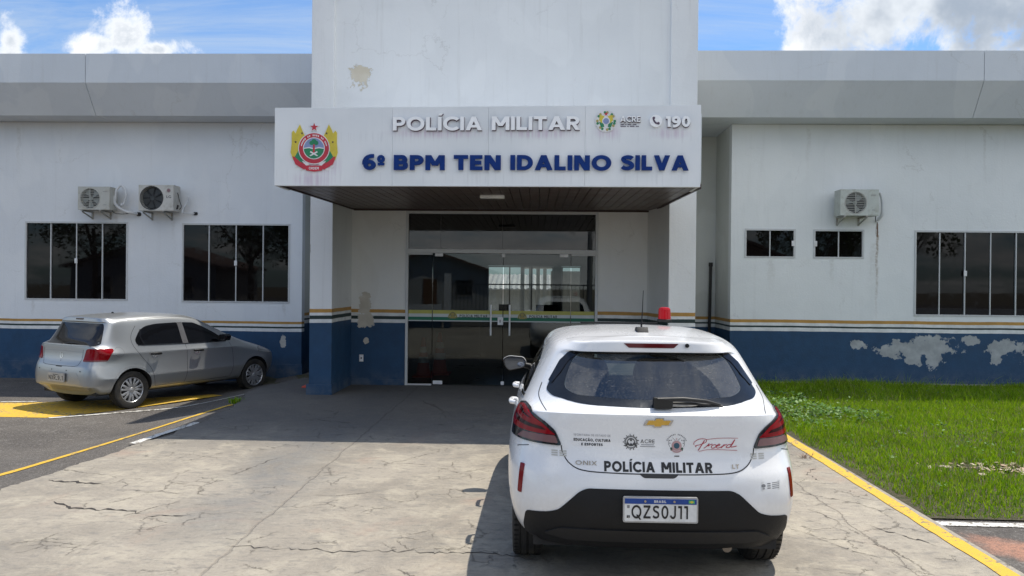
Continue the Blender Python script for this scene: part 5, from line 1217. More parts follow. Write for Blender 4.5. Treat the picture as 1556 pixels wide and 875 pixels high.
for x in (-.34, .34): seatback(x, 1.95, .50, .96, 1.16, 1.33).build('front_seat', seat, pc.root, bevel=.015, smooth=40)
for x in (-.32, .32): seatback(x, .98, .44, .96, 1.02, 1.15, .10).build('rear_headrest', seat, pc.root, bevel=.015, smooth=40)
MB().box(-.52, .52, .60, .95, .975, .99).build('parcel_shelf', seat, pc.root)
# lamps
red = lens_mat('tail_lamp_red', (.27, .001, .006), .12); reddk = lens_mat('tail_lamp_deep', (.03, .002, .004)); clr = lens_mat('tail_lamp_clear', (.22, .12, .12), .14); amb = lens_mat('side_reflector', (.22, .003, .008))
def lampdir(ang): 
    a = R(ang); d = Vector((-math.sin(a), math.cos(a), 0)); rt = Vector((math.cos(a), math.sin(a), 0))
    return lambda u, v: (rt * u - d * 6 + Vector((0, .6, v)), d)
for s_ in (-1, 1):
    A = 38; fr = lampdir(A * s_)
    f = lambda pts: [(s_ * u, v) for u, v in pts]
    # in this slanted frame u runs round the corner
    base = pc.patch('taillight', rnd(f([(.135, .832), (.59, .840), (.62, .93), (.60, 1.015), (.50, 1.032), (.37, 1.015), (.235, .955), (.18, .915)]), .018), fr, gloss_black, .010, skirt=.02, cut=.04)
    pc.patch('lens', rnd(f([(.170, .890), (.585, .896), (.605, .93), (.588, 1.004), (.50, 1.019), (.38, 1.002), (.250, .946), (.195, .905)]), .014), fr, red, .014, base, cut=.04)
    pc.patch('lens_line', rnd(f([(.23, .912), (.50, .930), (.585, .965), (.50, .955), (.26, .930)]), .004), fr, reddk, .0165, base, cut=.04)
    pc.patch('lens_line', rnd(f([(.33, .965), (.48, .985), (.565, 1.005), (.47, 1.0)]), .004), fr, reddk, .0165, base, cut=.04)
    pc.patch('reversing_lens', rnd(f([(.155, .844), (.46, .850), (.40, .886), (.175, .886)]), .010), fr, clr, .014, base, cut=.04)
    pc.patch('rear_reflector', rnd(f([(.632, .712), (.660, .712), (.672, .55), (.645, .548)]), .006), lampdir(14 * s_), amb, .006, cut=.04)
pc.patch('brake_light', rnd([(-.165, 1.402), (.165, 1.402), (.135, 1.376), (-.135, 1.376)], .005), 'rear', lens_mat('brake_lamp', (.11, .003, .006)), .004, cut=.03)
MB().lathe([(.001, 0), (.012, 0), (.012, .02)], lambda a, b, h: (.215 + a, .385 + h - .004, 1.392 + b), 14).build('washer_jet', blackp, pc.root)
# black corner trims beside the glass
for s_ in (-1, 1):
    f = lambda pts: [(s_ * u, v) for u, v in pts]
    pc.patch('window_trim', rnd(f([(.425, 1.334), (.49, 1.336), (.545, 1.285), (.615, 1.165), (.595, 1.155), (.545, 1.215), (.49, 1.29)]), .008), 'rear', gloss_black, .007, cut=.04)
# tailgate gap, bumper top line
pc.line('tailgate_gap', [(-.545, .835), (-.535, .790), (-.495, .738), (-.42, .707), (-.25, .698), (0, .696), (.25, .698), (.42, .707), (.495, .738), (.535, .790), (.545, .835)], 'rear', .006)
for s_ in (-1, 1): 
    pc.line('tailgate_gap', [(s_ * .655, 1.15), (s_ * .675, 1.09), (s_ * .66, 1.05), (s_ * .63, 1.02)], 'rear', .0045)
    pc.line('bumper_gap', [(s_ * .73, .815), (s_ * .78, .80), (s_ * .80, .79)], 'rear', .004)
pc.patch('tailgate_handle', rnd([(-.115, .700), (.115, .700), (.085, .676), (-.085, .676)], .012), 'rear', M('handle_shadow', (.03, .03, .03), .6), .002, cut=.04)
pc.line('roof_gap', [(-.50, 1.39 - .9 + .18), (-.30, .60), (0, .585), (.30, .60), (.50, .67)], 'top', .004)
# black lower bumper
bl = [(-.40, .614), (.40, .614), (.445, .594), (.56, .488), (.62, .470), (.742, .456), (.755, .36), (.742, .300), (.62, .270), (.3, .262), (0, .260), (-.3, .262), (-.62, .270), (-.742, .300), (-.755, .36), (-.742, .456), (-.62, .470), (-.56, .488), (-.445, .594)]
def lowfr(u, v): return Vector((u, -6, v)), Vector((0, 1, 0))
pc.patch('lower_bumper', rnd(bl, .02), 'rear', blackp, .006, skirt=.02, cut=.05)
pc.patch('bumper_step', rnd([(-.55, .388), (.55, .388), (.64, .345), (.5, .318), (-.5, .318), (-.64, .345)], .02), 'rear', M('black_plastic_low', (.009, .009, .010), .6), .016, skirt=.02, cut=.05)
# dealer stickers, text and crests
ink = M('decal_black', (.012, .012, .014), .5); inkg = M('decal_grey', (.20, .20, .21), .5); inkr = M('decal_red', (.40, .02, .04), .5); mrd = M('metal_badge', (.42, .36, .28), .35, .6)
pc.text('lettering', 'POLÍCIA', -.305, -.022, .706, .760, 'rear', ink, .24, .10); pc.text('lettering', 'MILITAR', .014, .300, .706, .760, 'rear', ink, .24, .10)
pc.text('lettering', 'SECRETARIA DE ESTADO DE', -.475, -.268, .893, .904, 'rear', inkg, .13, .26)
pc.text('lettering', 'EDUCAÇÃO, CULTURA', -.475, -.268, .864, .879, 'rear', ink, .25, .15); pc.text('lettering', 'E ESPORTES', -.432, -.312, .840, .854, 'rear', ink, .25, .16)
pc.text('lettering', 'ACRE', -.100, -.020, .862, .882, 'rear', ink, .13, .22)
for z, a, b in ((.851, -.096, -.025), (.841, -.102, -.018)):
    qs = []; k = a
    while k < b: qs.append((0, [(k, z), (k + .003, z), (k + .003, z + .005), (k, z + .005)])); k += .0048
    pc.quads('small_lettering', qs, 'rear', inkg)
pc.text('model_badge', 'ONIX', -.465, -.345, .735, .757, 'rear', mrd, .17, .16, .004); pc.text('trim_badge', 'LT', .412, .452, .728, .750, 'rear', mrd, .2, .12, .004)
# seal with rays
def seal(cx, cz, r, mats):
    qs = []
    for k in range(26):
        a = 2 * math.pi * k / 26; c, s_ = math.cos(a), math.sin(a); q = r * .07; r0, r1 = r * .62, r * (1.0 if k % 2 else .84)
        qs.append((0, [(cx + r0 * c - q * s_, cz + r0 * s_ + q * c), (cx + r0 * c + q * s_, cz + r0 * s_ - q * c), (cx + r1 * c + q * .6 * s_, cz + r1 * s_ - q * .6 * c), (cx + r1 * c - q * .6 * s_, cz + r1 * s_ + q * .6 * c)]))
    for q in arc(cx, cz, r * .5, r * .5, 0, 360, r * .12, 24): qs.append((1, q))
    for s_ in (-1, 1): qs.append((2, [(cx + s_ * r * .15, cz - r * .25), (cx + s_ * r * .75, cz - r * .55), (cx + s_ * r * .55, cz - r * .1), (cx + s_ * r * .45, cz + r * .1)]))
    qs.append((3, starp(cx, cz + r * .25, r * .22))); qs.append((3, [(cx - r * .3, cz - r * .45), (cx + r * .3, cz - r * .45), (cx, cz - r * .05)]))
    return qs
pc.quads('state_seal', seal(-.153, .866, .046, None), 'rear', M('decal_dark', (.06, .06, .06), .5))
# crest
cx, cz, s_ = .103, .850, .030
qs = {'ink': [], 'red': [], 'blue': [], 'green': [], 'w': []}
for q in arc(cx, cz, s_ * .95, s_ * .95, 0, 360, s_ * .42, 28): qs['red'].append((1, q))
qs['blue'].append((2, [(cx + s_ * .55 * math.cos(k * .3142), cz + s_ * .55 * math.sin(k * .3142)) for k in range(20)]))
qs['red'].append((2, starp(cx, cz + s_ * 1.25, s_ * .2)))
for g in (-1, 1):
    qs['green'].append((0, [(cx + g * s_ * .85, cz - s_ * .3), (cx + g * s_ * 1.25, cz - s_ * .35), (cx + g * s_ * 1.1, cz - s_ * .95), (cx + g * s_ * .6, cz - s_ * .7)]))
    for a, b in ((1.0, 1.0), (1.35, .95), (1.25, .45)): qs['ink'].append((1, starp(cx + g * s_ * a, cz + s_ * b, s_ * .14)))
    for q in rib([(cx + g * s_ * 1.45, cz + s_ * 1.1), (cx + g * s_ * 1.5, cz + s_ * .3), (cx + g * s_ * 1.3, cz - s_ * .2)], s_ * .06): qs['ink'].append((0, q))
    for q in rib([(cx + g * s_ * .2, cz + s_ * .9), (cx + g * s_ * .75, cz + s_ * 1.5)], s_ * .05): qs['ink'].append((0, q))
for q in arc(cx, cz - s_ * .15, s_ * 1.25, s_ * 1.15, 215, 325, s_ * .3, 14): qs['red'].append((3, q))
for k in range(15):
    if k == 7: continue
    a = R(148 - k * 8.3); x_, z_ = cx + s_ * 2.1 * math.cos(a), cz + s_ * 2.3 * math.sin(a) - s_ * .2; qs['ink'].append((0, [(x_ - .0018, z_ - .0035), (x_ + .0018, z_ - .0035), (x_ + .0018, z_ + .0035), (x_ - .0018, z_ + .0035)]))
qs['ink'].append((0, [(cx - .014, cz - s_ * 1.98), (cx + .014, cz - s_ * 1.98), (cx + .014, cz - s_ * 1.80), (cx - .014, cz - s_ * 1.80)]))
cb = pc.quads('police_crest', qs['red'], 'rear', M('decal_rose', (.48, .30, .30), .5))
pc.quads('crest_ink', qs['ink'], 'rear', ink, parent=cb); pc.quads('crest_field', qs['blue'], 'rear', M('decal_teal', (.03, .09, .13), .5), parent=cb); pc.quads('crest_leaves', qs['green'], 'rear', M('decal_green', (.02, .07, .04), .5), parent=cb)
# handwritten programme name
def scr(pts, w=.0042): return [(0, q) for q in rib(spl([(.200 + a * .235, .815 + b * .086) for a, b in pts], 6), w)]
hw = scr([(.10, .12), (.17, .40), (.26, .78)], .005) + scr([(.0, .48), (.02, .68), (.15, .86), (.29, .84), (.29, .66), (.16, .50), (.04, .42), (.06, .34)], .0035) + scr([(.24, .26), (.31, .40), (.37, .56), (.335, .40), (.40, .50), (.45, .53)]) \
   + scr([(.50, .50), (.43, .42), (.43, .28), (.50, .30), (.54, .44), (.50, .51)]) + scr([(.56, .40), (.63, .47), (.61, .53), (.55, .42), (.56, .28), (.64, .32), (.70, .42)]) + scr([(.66, .28), (.74, .52), (.70, .40), (.76, .48), (.80, .51)]) \
   + scr([(.90, .50), (.83, .48), (.78, .34), (.84, .30), (.92, .46), (1.0, .82), (.90, .44), (.92, .34), (1.04, .40)]) + scr([(.29, .82), (.55, .90), (.80, .92), (1.08, .90)], .0024) + scr([(.12, .06), (.30, .16), (.55, .18), (1.05, .12)], .0024)
pc.quads('script_lettering', [(i % 7, q[1]) for i, q in enumerate(hw)], 'rear', inkr)
# worn grey stickers and the label on the bumper
for a, b in ((-.60, -.565), (-.555, -.515), (.525, .56), (.572, .605)):
    pc.quads('worn_sticker', [(0, [(a, .775 + k * .012), (b, .775 + k * .012), (b, .783 + k * .012), (a, .783 + k * .012)]) for k in range(3)], 'rear', M('sticker_worn', (.50, .49, .45), .7))
lb = [(.575, .606), (.690, .609), (.690, .660), (.575, .657)]
st = pc.quads('bumper_sticker', [(0, lb)], 'rear', M('sticker_white', (.66, .66, .65), .5), .002)
qs = [(1, [(.664 + .010 * math.cos(k * .5236), .615 + .010 * math.sin(k * .5236)) for k in range(12)])]
for k in range(4): qs.append((1, [(.706, .626 - k * .010), (.740, .627 - k * .010), (.740, .631 - k * .010), (.706, .630 - k * .010)]))
for k in range(3): qs.append((1, [(.682, .622 - k * .012), (.698, .622 - k * .012), (.698, .628 - k * .012), (.682, .628 - k * .012)]))
qs.append((1, [(.659, .596), (.670, .596), (.670, .602), (.659, .602)]))
qs = [(k, [(.575 + (a - .655) * 1.27, .606 + (b - .585) * .97) for a, b in q]) for k, q in qs]
pc.quads('sticker_print', qs, 'rear', inkg, .002, st)
# badge: two crossed slanted bars, chrome rim and gold centre
def bow(s, dz=0): return [(-.075 * s - .008, .978 - .016 * s), (-.022 * s - .006, .978 - .016 * s), (-.026 * s, .978 - .026 * s), (.018 * s, .978 - .026 * s), (.022 * s, .978 - .016 * s), (.062 * s + .006, .978 - .016 * s), (.075 * s + .010, .978 + .014 * s), (.028 * s + .006, .978 + .014 * s), (.030 * s, .978 + .026 * s), (-.016 * s, .978 + .026 * s), (-.020 * s, .978 + .014 * s), (-.062 * s - .004, .978 + .014 * s)]
bd = pc.patch('badge', bow(1.0), 'rear', M('badge_chrome', (.6, .6, .6), .15, 1), .006, cut=.02); pc.patch('badge_centre', bow(.80), 'rear', M('badge_gold', (.60, .36, .06), .35, .3), .0075, bd, cut=.02)
# number plate
def plate(car, x0, x1, z0, z1, y, txt, old=False):
    e = car.root; c = (x0 + x1) / 2
    pf = MB().prism(rnd([(x0 - .008, z0 - .008), (x1 + .008, z0 - .008), (x1 + .008, z1 + .008), (x0 - .008, z1 + .008)], .012), XZ(y), -.004, .012).build('number_plate', M('plate_rim', (.4, .4, .4), .4, .3), e)
    if old:
        MB().prism([(x0, z0), (x1, z0), (x1, z1), (x0, z1)], XZ(y - .0045), -.001, 0).build('plate_face', M('plate_grey', (.42, .42, .40), .5), pf)
        text_mesh(txt, x0 + .02, x1 - .02, z0 + .018, z0 + .085, y - .0055, .0012, .16, .15).build('lettering', ink, pf); text_mesh('RIO BRANCO', c - .07, c + .07, z1 - .028, z1 - .015, y - .0055, .0012, .16, .2).build('lettering', ink, pf)
        return
    H = z1 - z0; zb = z1 - H * .24
    MB().prism(rnd([(x0, z0), (x1, z0), (x1, z1), (x0, z1)], .008), XZ(y - .0045), -.001, 0).build('plate_face', M('plate_white', (.66, .67, .67), .45), pf)
    MB().prism(rnd([(x0 + .001, zb), (x1 - .001, zb), (x1 - .001, z1 - .001), (x0 + .001, z1 - .001)], .004), XZ(y - .006), -.001, 0).build('plate_band', M('plate_blue', (.006, .05, .26), .45), pf)
    text_mesh('BRASIL', c - .036, c + .030, zb + .008, z1 - .009, y - .0075, .001, .2, .2).build('lettering', M('plate_text_white', (.7, .7, .7), .5), pf)
    text_mesh(txt, x0 + .038, x1 - .048, z0 + .016, zb - .008, y - .0060, .0012, .165, .20).build('lettering', ink, pf)
    q = MB().prism([(x1 - .045, zb + .006), (x1 - .012, zb + .006), (x1 - .012, z1 - .006), (x1 - .045, z1 - .006)], XZ(y - .0075), -.001, 0); q.build('flag_patch', M('plate_flag_green', (.05, .35, .15), .5), pf)
    q = MB().prism([(x1 - .0285, zb + .008), (x1 - .016, zb + .0155), (x1 - .0285, z1 - .008), (x1 - .041, zb + .0155)], XZ(y - .009), -.0006, 0); q.build('flag_diamond', M('plate_flag_yellow', (.6, .5, .05), .5), pf)
    for xx in (c - .085, c + .075): MB().lathe([(.001, -.004), (.006, -.004), (.006, .003)], lambda a, b, h: (xx + a, y - .008 + h, zb + .015 + b), 12).build('screw', mrd, pf)
    q = MB().box(x0 + .014, x0 + .028, y - .0072, y - .0056, zb - .024, zb - .008); q.build('plate_code', inkg, pf); text_mesh('BR', x0 + .013, x0 + .030, z0 + .018, z0 + .032, y - .0060, .001, .25, .2).build('lettering', ink, pf)
plate(pc, -.198, .198, .452, .578, -.012, 'QZS0J11')
# wiper
wp = MB(); Y_ = lambda z: .175 + (z - 1.035) * .86 - .03
wp.prism(rnd([(-.020, 1.050), (.085, 1.050), (.090, 1.098), (-.020, 1.112)], .01), XZ(.150), -.02, .03)
wp.tube([(.00, .140, 1.100), (.15, .155, 1.104), (.28, .170, 1.092), (.37, .190, 1.068)], [.013, .013, .011, .007], 8)
wp.tube([(-.01, .160, 1.082), (.2, .170, 1.076), (.385, .200, 1.058)], .008, 6); wp.build('rear_wiper', M('wiper_black', (.012, .012, .012), .5), pc.root, smooth=50)
# roof: beacon, aerial, front strip
bc = MB().lathe([(.001, 0), (.058, 0), (.060, .018), (.052, .022), (.001, .022)], lambda a, b, h: (.345 + a, 2.0 + b, 1.462 + h), 32).build('beacon', blackp, pc.root, smooth=40)
m, nt, p = newmat('beacon_red'); p.inputs['Specular IOR Level'].default_value = .25; tc = nd(nt, 'ShaderNodeTexCoord').outputs['Object']; p.inputs['Base Color'].default_value = (.36, .002, .008, 1); nt.links.new(ramp(nt, noise(nt, tc, 60, 2), .3, .7, .08, .2), p.inputs['Roughness']); p.inputs['Coat Weight'].default_value = .1
dm = MB(); pr_ = []
n = 48
for h, r in ((.022, .050), (.10, .046), (.112, .040), (.118, .028), (.120, .001)): pr_.append([(.345 + (r + (.0012 if k % 2 else -.0004) * (h < .11)) * math.cos(2 * math.pi * k / n), 2.0 + (r + (.0012 if k % 2 else -.0004) * (h < .11)) * math.sin(2 * math.pi * k / n), 1.462 + h) for k in range(n)])
dm.add([v for r_ in pr_ for v in r_], [(i * n + k, i * n + (k + 1) % n, (i + 1) * n + (k + 1) % n, (i + 1) * n + k) for i in range(4) for k in range(n)]); dm.build('beacon_dome', m, bc, smooth=25)
an = MB().prism(rnd([(.74, 1.438), (.92, 1.44), (.86, 1.478), (.78, 1.482)], .012), lambda u, v, d: (d, u, v), -.036, .036).build('aerial', blackp, pc.root, bevel=.008, smooth=40)
MB().tube([(0, .83, 1.475), (.008, .85, 1.58), (.016, .87, 1.72)], [.0045, .003, .002], 8).tube([(0, .83, 1.475), (0, .835, 1.51)], .006, 8).build('aerial_whip', blackp, an, smooth=50)
MB().box(-.33, .30, 2.06, 2.10, 1.437, 1.452).build('windscreen_strip', blackp, pc.root)
# side glass, handles and mirrors
for s_, kd in ((-1, 'left'), (1, 'right')):
    sw_ = pc.patch('side_window', rnd([(.66, 1.06), (1.3, 1.035), (2.0, 1.02), (2.60, 1.01), (2.62, 1.03), (2.28, 1.20), (2.02, 1.305), (1.6, 1.335), (1.15, 1.325), (.86, 1.26)], .05), kd, side_gl, .003, skirt=.006, cut=.07)
    pc.line('window_seal', [(.62, 1.05), (1.3, 1.022), (2.0, 1.008), (2.62, .998)], kd, .014, gloss_black, .005, curve=False)
    pc.line('door_gap', [(1.0, .50), (.98, .70), (.90, .90), (.78, 1.05)], kd, .006); pc.line('door_gap', [(1.72, .30), (1.72, .6), (1.70, 1.02)], kd, .006)
    for y_ in (1.12, 2.0):
        MB().tube([(s_ * .835, y_, .925), (s_ * .865, y_ + .02, .928), (s_ * .87, y_ + .10, .928), (s_ * .865, y_ + .18, .925), (s_ * .835, y_ + .20, .922)], [.014, .016, .017, .016, .014], 10).build('door_handle', p_white, pc.root, smooth=60)
    mr = MB(); k_ = s_ * 1
    prof = rnd([(.80, 1.025), (.93, .995), (.965, 1.03), (.985, 1.10), (.93, 1.128), (.80, 1.118), (.775, 1.07)], .025)
    n = len(prof); ctr = (sum(p_[0] for p_ in prof) / n, sum(p_[1] for p_ in prof) / n)
    V = []
    for d, sc__ in ((0, 1.0), (.03, 1.03), (.07, .93), (.10, .72), (.115, .35)): V += [(k_ * (ctr[0] + (a - ctr[0]) * sc__), 2.47 + d, ctr[1] + (b - ctr[1]) * sc__) for a, b in prof]
    mr.add(V, [(i * n + q, i * n + (q + 1) % n, (i + 1) * n + (q + 1) % n, (i + 1) * n + q) for i in range(4) for q in range(n)] + [tuple(range(4 * n, 5 * n))])
    mo = mr.build('wing_mirror', p_white, pc.root, smooth=60)
    MB().prism([(k_ * (ctr[0] + (a - ctr[0]) * 1.0), ctr[1] + (b - ctr[1]) * 1.0) for a, b in prof], XZ(2.472), -.004, .002).build('mirror_rim', gloss_black, mo)
    MB().prism([(k_ * (ctr[0] + (a - ctr[0]) * .90), ctr[1] + (b - ctr[1]) * .88) for a, b in prof], XZ(2.467), -.0015, 0).build('mirror_glass', M('mirror_silver', (.13, .15, .19), .03, 1, var=.02), mo)
    MB().tube([(k_ * .70, 2.55, 1.02), (k_ * .80, 2.52, 1.045), (k_ * .82, 2.52, 1.05)], [.03, .024, .022], 10).build('mirror_arm', blackp, mo, smooth=50)
MB().prism([(-.70, .24), (.70, .24), (.70, .30), (-.70, .30)], XZ(.20), 0, 3.6).build('underbody', m_cav, pc.root)
MB().tube([(.40, .12, .27), (.40, .5, .27)], .028, 12).build('exhaust', M('exhaust_steel', (.2, .17, .14), .5, .7), pc.root, smooth=50)

# ---- the silver hatchback ---------------------------------------------------
GR = []
for ri, ring in enumerate(PR):
    out = []
    for k, (x, y, z) in enumerate(ring):
        X = x * .955; Yy = y * .936; Zz = z
        if k >= 3 and k <= 9:
            if ri == 3: Zz = .50; X = X * 1.002
            if ri == 4: Zz = .60; X *= .978
            if ri == 5: Zz = .765; X *= .972
            if ri == 6: Zz = .872 - .004 * (k - 3); X = .838 * .955 * (1 if k < 9 else .985)
            if ri == 7: X *= 1.0
        elif ri in (5, 6): Zz = z - .01
        if k < 3 and ri == 1: Yy += .06; Zz += .03
        if k < 3 and ri == 2: Zz = .385; Yy += .005
        if k < 3 and ri == 3: Yy += .012
        if ri == 7: Zz = z - (.045 if k < 9 else .03)
        if ri == 8 and 2 < k < 9: Zz -= .005
        if k in (10, 11, 12) and ri in (5, 6): Zz -= .03
        if ri >= 8: X *= 1.04
        if ri >= 8 and k in (1, 2, 3): X *= 1.11
        if k == 2: X *= 1.03; Yy -= .045 * (ri > 1)
        if k == 3: X *= 1.01; Yy -= .05
        if ri == 7 and k in (1, 2): X *= 1.03
        out.append((X, Yy, Zz))
    GR.append(out)
p_silver = car_paint('silver_metallic', (.37, .385, .395), .66, .33, dustamt=.22, coat=.35, dust=(.30, .28, .24))
GA = -27.0
gc = Car('parked_car', (0, 0, 0), R(GA), .985, GR, p_silver, crease=((9, 0, 3, .9), (10, 0, 3, .8), (6, 0, 3, .6), (4, 0, 3, .3), (2, 0, 3, .7), (3, 3, 9, .6), (6, 3, 9, .8), (7, 0, 3, .3)), levels=3)
RWY, FWY = .72, 3.175
_a = R(GA); _s = .985
def place_g(px_x, px_y, z, lx, ly):
    gc.root.location = (px_x - _s * (lx * math.cos(_a) - ly * math.sin(_a)), px_y - _s * (lx * math.sin(_a) + ly * math.cos(_a)), z)
place_g(-6.20, 11.62, -.20, .75, RWY)
tag(gc.root, 'silver five-door hatchback parked nose-in against the left wing', 'car')
cut = MB()
for yy in (RWY, FWY):
    for s_ in (-1, 1): m_ = MB().prism([(yy + .335 * math.cos(2 * math.pi * k / 40), .30 + .335 * math.sin(2 * math.pi * k / 40)) for k in range(40)], lambda u, v, d: (d, u, v), s_ * .52, s_ * 1.1); cut.add(m_.v, m_.f)
gc.finish(cut, m_cav)
for yy in (RWY, FWY):
    for s_ in (-1, 1): car_wheel(gc, s_ * .70, yy, .292, .185, s_, 7)
g_rear = dark_glass('silver_car_rear_glass', (.012, .011, .010), .02, 1.45, .05)
gg = gc.patch('rear_window', rnd([(-.53, 1.325), (.53, 1.325), (.57, 1.26), (.655, 1.02), (.63, .995), (0, .985), (-.63, .995), (-.655, 1.02), (-.57, 1.26)], .03), 'rear', g_rear, .003, cut=.06)
gc.patch('brake_light', rnd([(-.10, 1.400), (.10, 1.400), (.09, 1.376), (-.09, 1.376)], .004), 'rear', reddk, .004, cut=.03)
wp = MB().tube([(-.02, .135, 1.01), (.12, .135, 1.035), (.30, .155, 1.025)], [.012, .010, .006], 8).tube([(-.02, .14, 1.00), (.15, .15, 1.012), (.33, .17, 1.018)], .007, 6).tube([(-.03, .16, 1.0), (-.03, .11, 1.0)], .02, 10); wp.build('rear_wiper', M('wiper_black'), gc.root, smooth=50)
glr = lens_mat('silver_car_lamp', (.26, .002, .006), .12)
for s_ in (-1, 1):
    f = lambda pts: [(s_ * u, v) for u, v in pts]
    b_ = gc.patch('taillight', rnd(f([(.05, .765), (.38, .770), (.45, .915), (.43, .950), (.13, .960), (.10, .945)]), .02), lampdir(42 * s_), glr, .010, skirt=.02, cut=.04)
    gc.patch('lens_strip', rnd(f([(.07, .770), (.37, .777), (.38, .790), (.075, .782)]), .004), lampdir(42 * s_), clr, .0125, b_, cut=.04)
gc.line('tailgate_gap', [(-.50, .945), (-.49, .80), (-.44, .705), (-.36, .69), (0, .686), (.36, .69), (.44, .705), (.49, .80), (.50, .945)], 'rear', .006, curve=False)
gc.line('tailgate_crease', [(-.49, .905), (0, .915), (.49, .905)], 'rear', .004, M('crease_grey', (.2, .21, .22), .5), .0006)
gc.patch('tailgate_handle', rnd([(-.09, .690), (.09, .690), (.07, .670), (-.07, .670)], .01), 'rear', M('handle_shadow'), .002, cut=.04)
gc.patch('bumper_recess', rnd([(-.44, .600), (.44, .600), (.56, .43), (-.56, .43)], .02), 'rear', p_silver, .003, cut=.05)
gc.patch('bumper_valance', rnd([(-.60, .395), (.60, .395), (.66, .375), (.58, .31), (-.58, .31), (-.66, .375)], .02), 'rear', car_paint('dusty_silver', (.36, .34, .30), .15, .5, dustamt=1.0, dust=(.30, .26, .19)), .004, cut=.05)
plate(gc, -.20, .20, .455, .575, -.006, 'NXR3921', True)
for x in (-.52, -.17, .20, .52): gc.quads('parking_sensor', [(0, [(x + .011 * math.cos(k * .5236), .622 + .011 * math.sin(k * .5236)) for k in range(12)])], 'rear', ink, .002)
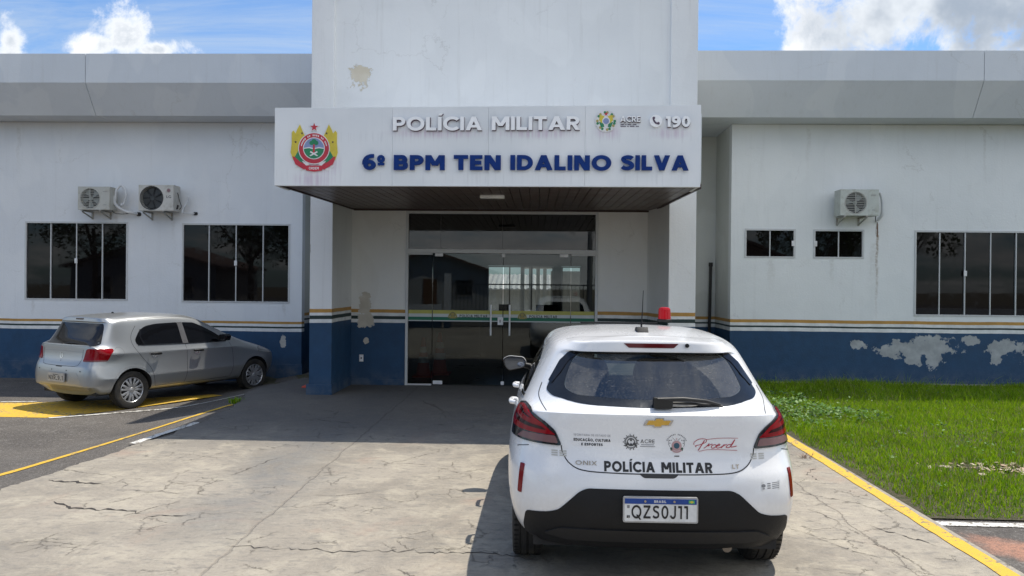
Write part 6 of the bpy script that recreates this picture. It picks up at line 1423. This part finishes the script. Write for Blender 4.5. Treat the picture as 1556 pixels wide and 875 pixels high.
# round badge with two stacked vees
gb = gc.quads('badge', [(0, q) for q in arc(0, .842, .042, .042, 0, 360, .007, 28)] + [(1, q) for q in rib([(-.022, .872), (0, .846), (.022, .872)], .007)] + [(2, q) for q in rib([(-.034, .858), (-.016, .812), (0, .840), (.016, .812), (.034, .858)], .007)], 'rear', M('badge_chrome'), .004)
gc.quads('lock', [(0, [(.008 * math.cos(k * .5236), .765 + .008 * math.sin(k * .5236)) for k in range(12)])], 'rear', ink, .002)
for s_, kd in ((1, 'right'), (-1, 'left')):
    win = rnd([(.82, .985), (.80, 1.06), (.90, 1.20), (1.02, 1.268), (1.22, 1.298), (1.62, 1.305), (1.66, .965)], [.03, .06, .08, .06, .05, .02, .02])
    gc.patch('rear_door_window', win, kd, side_gl, .004, cut=.06)
    gc.line('quarter_pillar', [(.95, .975), (.90, 1.10), (.93, 1.22)], kd, .028, gloss_black, .008)
    win2 = rnd([(1.76, .960), (1.72, 1.303), (1.95, 1.29), (2.12, 1.225), (2.34, 1.11), (2.55, .975), (2.55, .955)], .03)
    gc.patch('front_door_window', win2, kd, side_gl, .004, cut=.06)
    gc.patch('door_pillar', rnd([(1.655, .962), (1.625, 1.305), (1.725, 1.305), (1.765, .958)], .006), kd, M('pillar_grey', (.10, .10, .105), .4), .006, cut=.08)
    gc.line('waist_seal', [(.83, .978), (1.3, .962), (1.9, .950), (2.56, .945)], kd, .012, gloss_black, .007, curve=False)
    gc.line('door_gap', [(.86, 1.32 - .04), (.76, 1.15), (.74, 1.02), (.82, .86), (1.02, .62), (1.08, .45), (1.12, .32)], kd, .006)
    gc.line('door_gap', [(1.70, .96), (1.705, .70), (1.69, .45), (1.66, .315)], kd, .006)
    gc.line('door_gap', [(2.62, .93), (2.66, .70), (2.64, .45), (2.60, .33)], kd, .006)
    gc.line('sill_gap', [(1.12, .318), (1.7, .312), (2.60, .325)], kd, .006)
    gc.line('waist_crease', [(.30, .865), (1.0, .862), (1.9, .850), (2.75, .835)], kd, .006, M('crease_grey'), .0008, curve=False)
    gc.line('lower_crease', [(1.10, .515), (1.8, .505), (2.60, .505)], kd, .006, M('crease_grey'), .0008, curve=False)
    gc.line('roof_gap', [(.75, 1.365), (1.2, 1.392), (1.7, 1.392), (2.0, 1.36)], kd, .006)
    qs = [(0, q) for q in arc(.50, .895, .078, .078, 0, 360, .007, 32)]; 
    if s_ > 0: gc.quads('fuel_flap', qs, kd, M('crease_grey'), .0015)
    # wheel-arch lips
    for yy in (RWY, FWY): gc.quads('arch_lip', [(0, q) for q in arc(yy, .30, .375, .375, -8 if yy > 2 else -5, 188, .012, 30)], kd, M('arch_lip_grey', (.30, .31, .32), .4), .002)
    for y_ in (1.02, 1.83):
        hd = MB().tube([(s_ * .822, y_ - .005, .832), (s_ * .845, y_ + .01, .836), (s_ * .850, y_ + .085, .836), (s_ * .845, y_ + .16, .833), (s_ * .82, y_ + .175, .83)], [.014, .019, .020, .019, .014], 10).build('door_handle', blackp, gc.root, smooth=60)
        gc.quads('handle_cup', [(0, [(y_ + .085 + .062 * math.cos(-k * math.pi / 10), .822 + .055 * math.sin(-k * math.pi / 10)) for k in range(11)])], kd, M('cup_chrome', (.7, .7, .7), .25, .8), .002, hd)
    mm = MB().prism(rnd([(.78, .975), (.93, .965), (.955, 1.06), (.90, 1.085), (.78, 1.07)], .03), XZ(2.36), 0, .13).build('wing_mirror', gloss_black, gc.root, bevel=.015, smooth=40) if s_ > 0 else MB().prism(rnd([(-.78, .975), (-.93, .965), (-.955, 1.06), (-.90, 1.085), (-.78, 1.07)], .03), XZ(2.36), 0, .13).build('wing_mirror', gloss_black, gc.root, bevel=.015, smooth=40)
    gc.patch('headlight', rnd([(3.25, .72), (3.62, .66), (3.70, .72), (3.50, .80), (3.27, .80)], .02), kd, M('headlamp_glass', (.25, .26, .27), .08, .3), .006, cut=.05)
gc.patch('windscreen', rnd([(-.58, 2.72 + .02), (.58, 2.74), (.48, 2.20), (-.48, 2.20)], .04), 'top', side_gl, .003, cut=.08)
MB().prism(rnd([(.88, 1.438), (.96, 1.44), (.90, 1.485)], .006), lambda u, v, d: (d, u, v), -.012, .012).build('aerial', blackp, gc.root)
MB().prism([(-.66, .24), (.66, .24), (.66, .30), (-.66, .30)], XZ(.20), 0, 3.3).build('underbody', m_cav, gc.root)

# ------------------------------------------------------------------ painted bay under the silver car
sheet('yellow_bay_marking', m_yel, [(-9.6, 11.9), (-8.1, 12.0), (-6.6, 12.6), (-5.6, 13.2), (-5.3, 12.9), (-6.35, 11.35), (-6.95, 10.72), (-9.6, 10.75)], lambda x, y: zA(x, y) + .0042)
stripe('white_line', m_whl, [(-6.88, 10.68), (-6.0, 11.32), (-5.1, 12.05), (-4.65, 12.5)], .075, lambda x, y: zA(x, y) + .009)
stripe('white_line', m_whl, [(-9.6, 12.02), (-8.8, 12.02), (-8.0, 12.12)], .06, lambda x, y: zA(x, y) + .009)
stripe('white_line', m_whl, [(-4.33, 8.15), (-4.27, 8.8), (-4.2, 9.45)], .09, lambda x, y: .004)
bpy.context.view_layer.update()
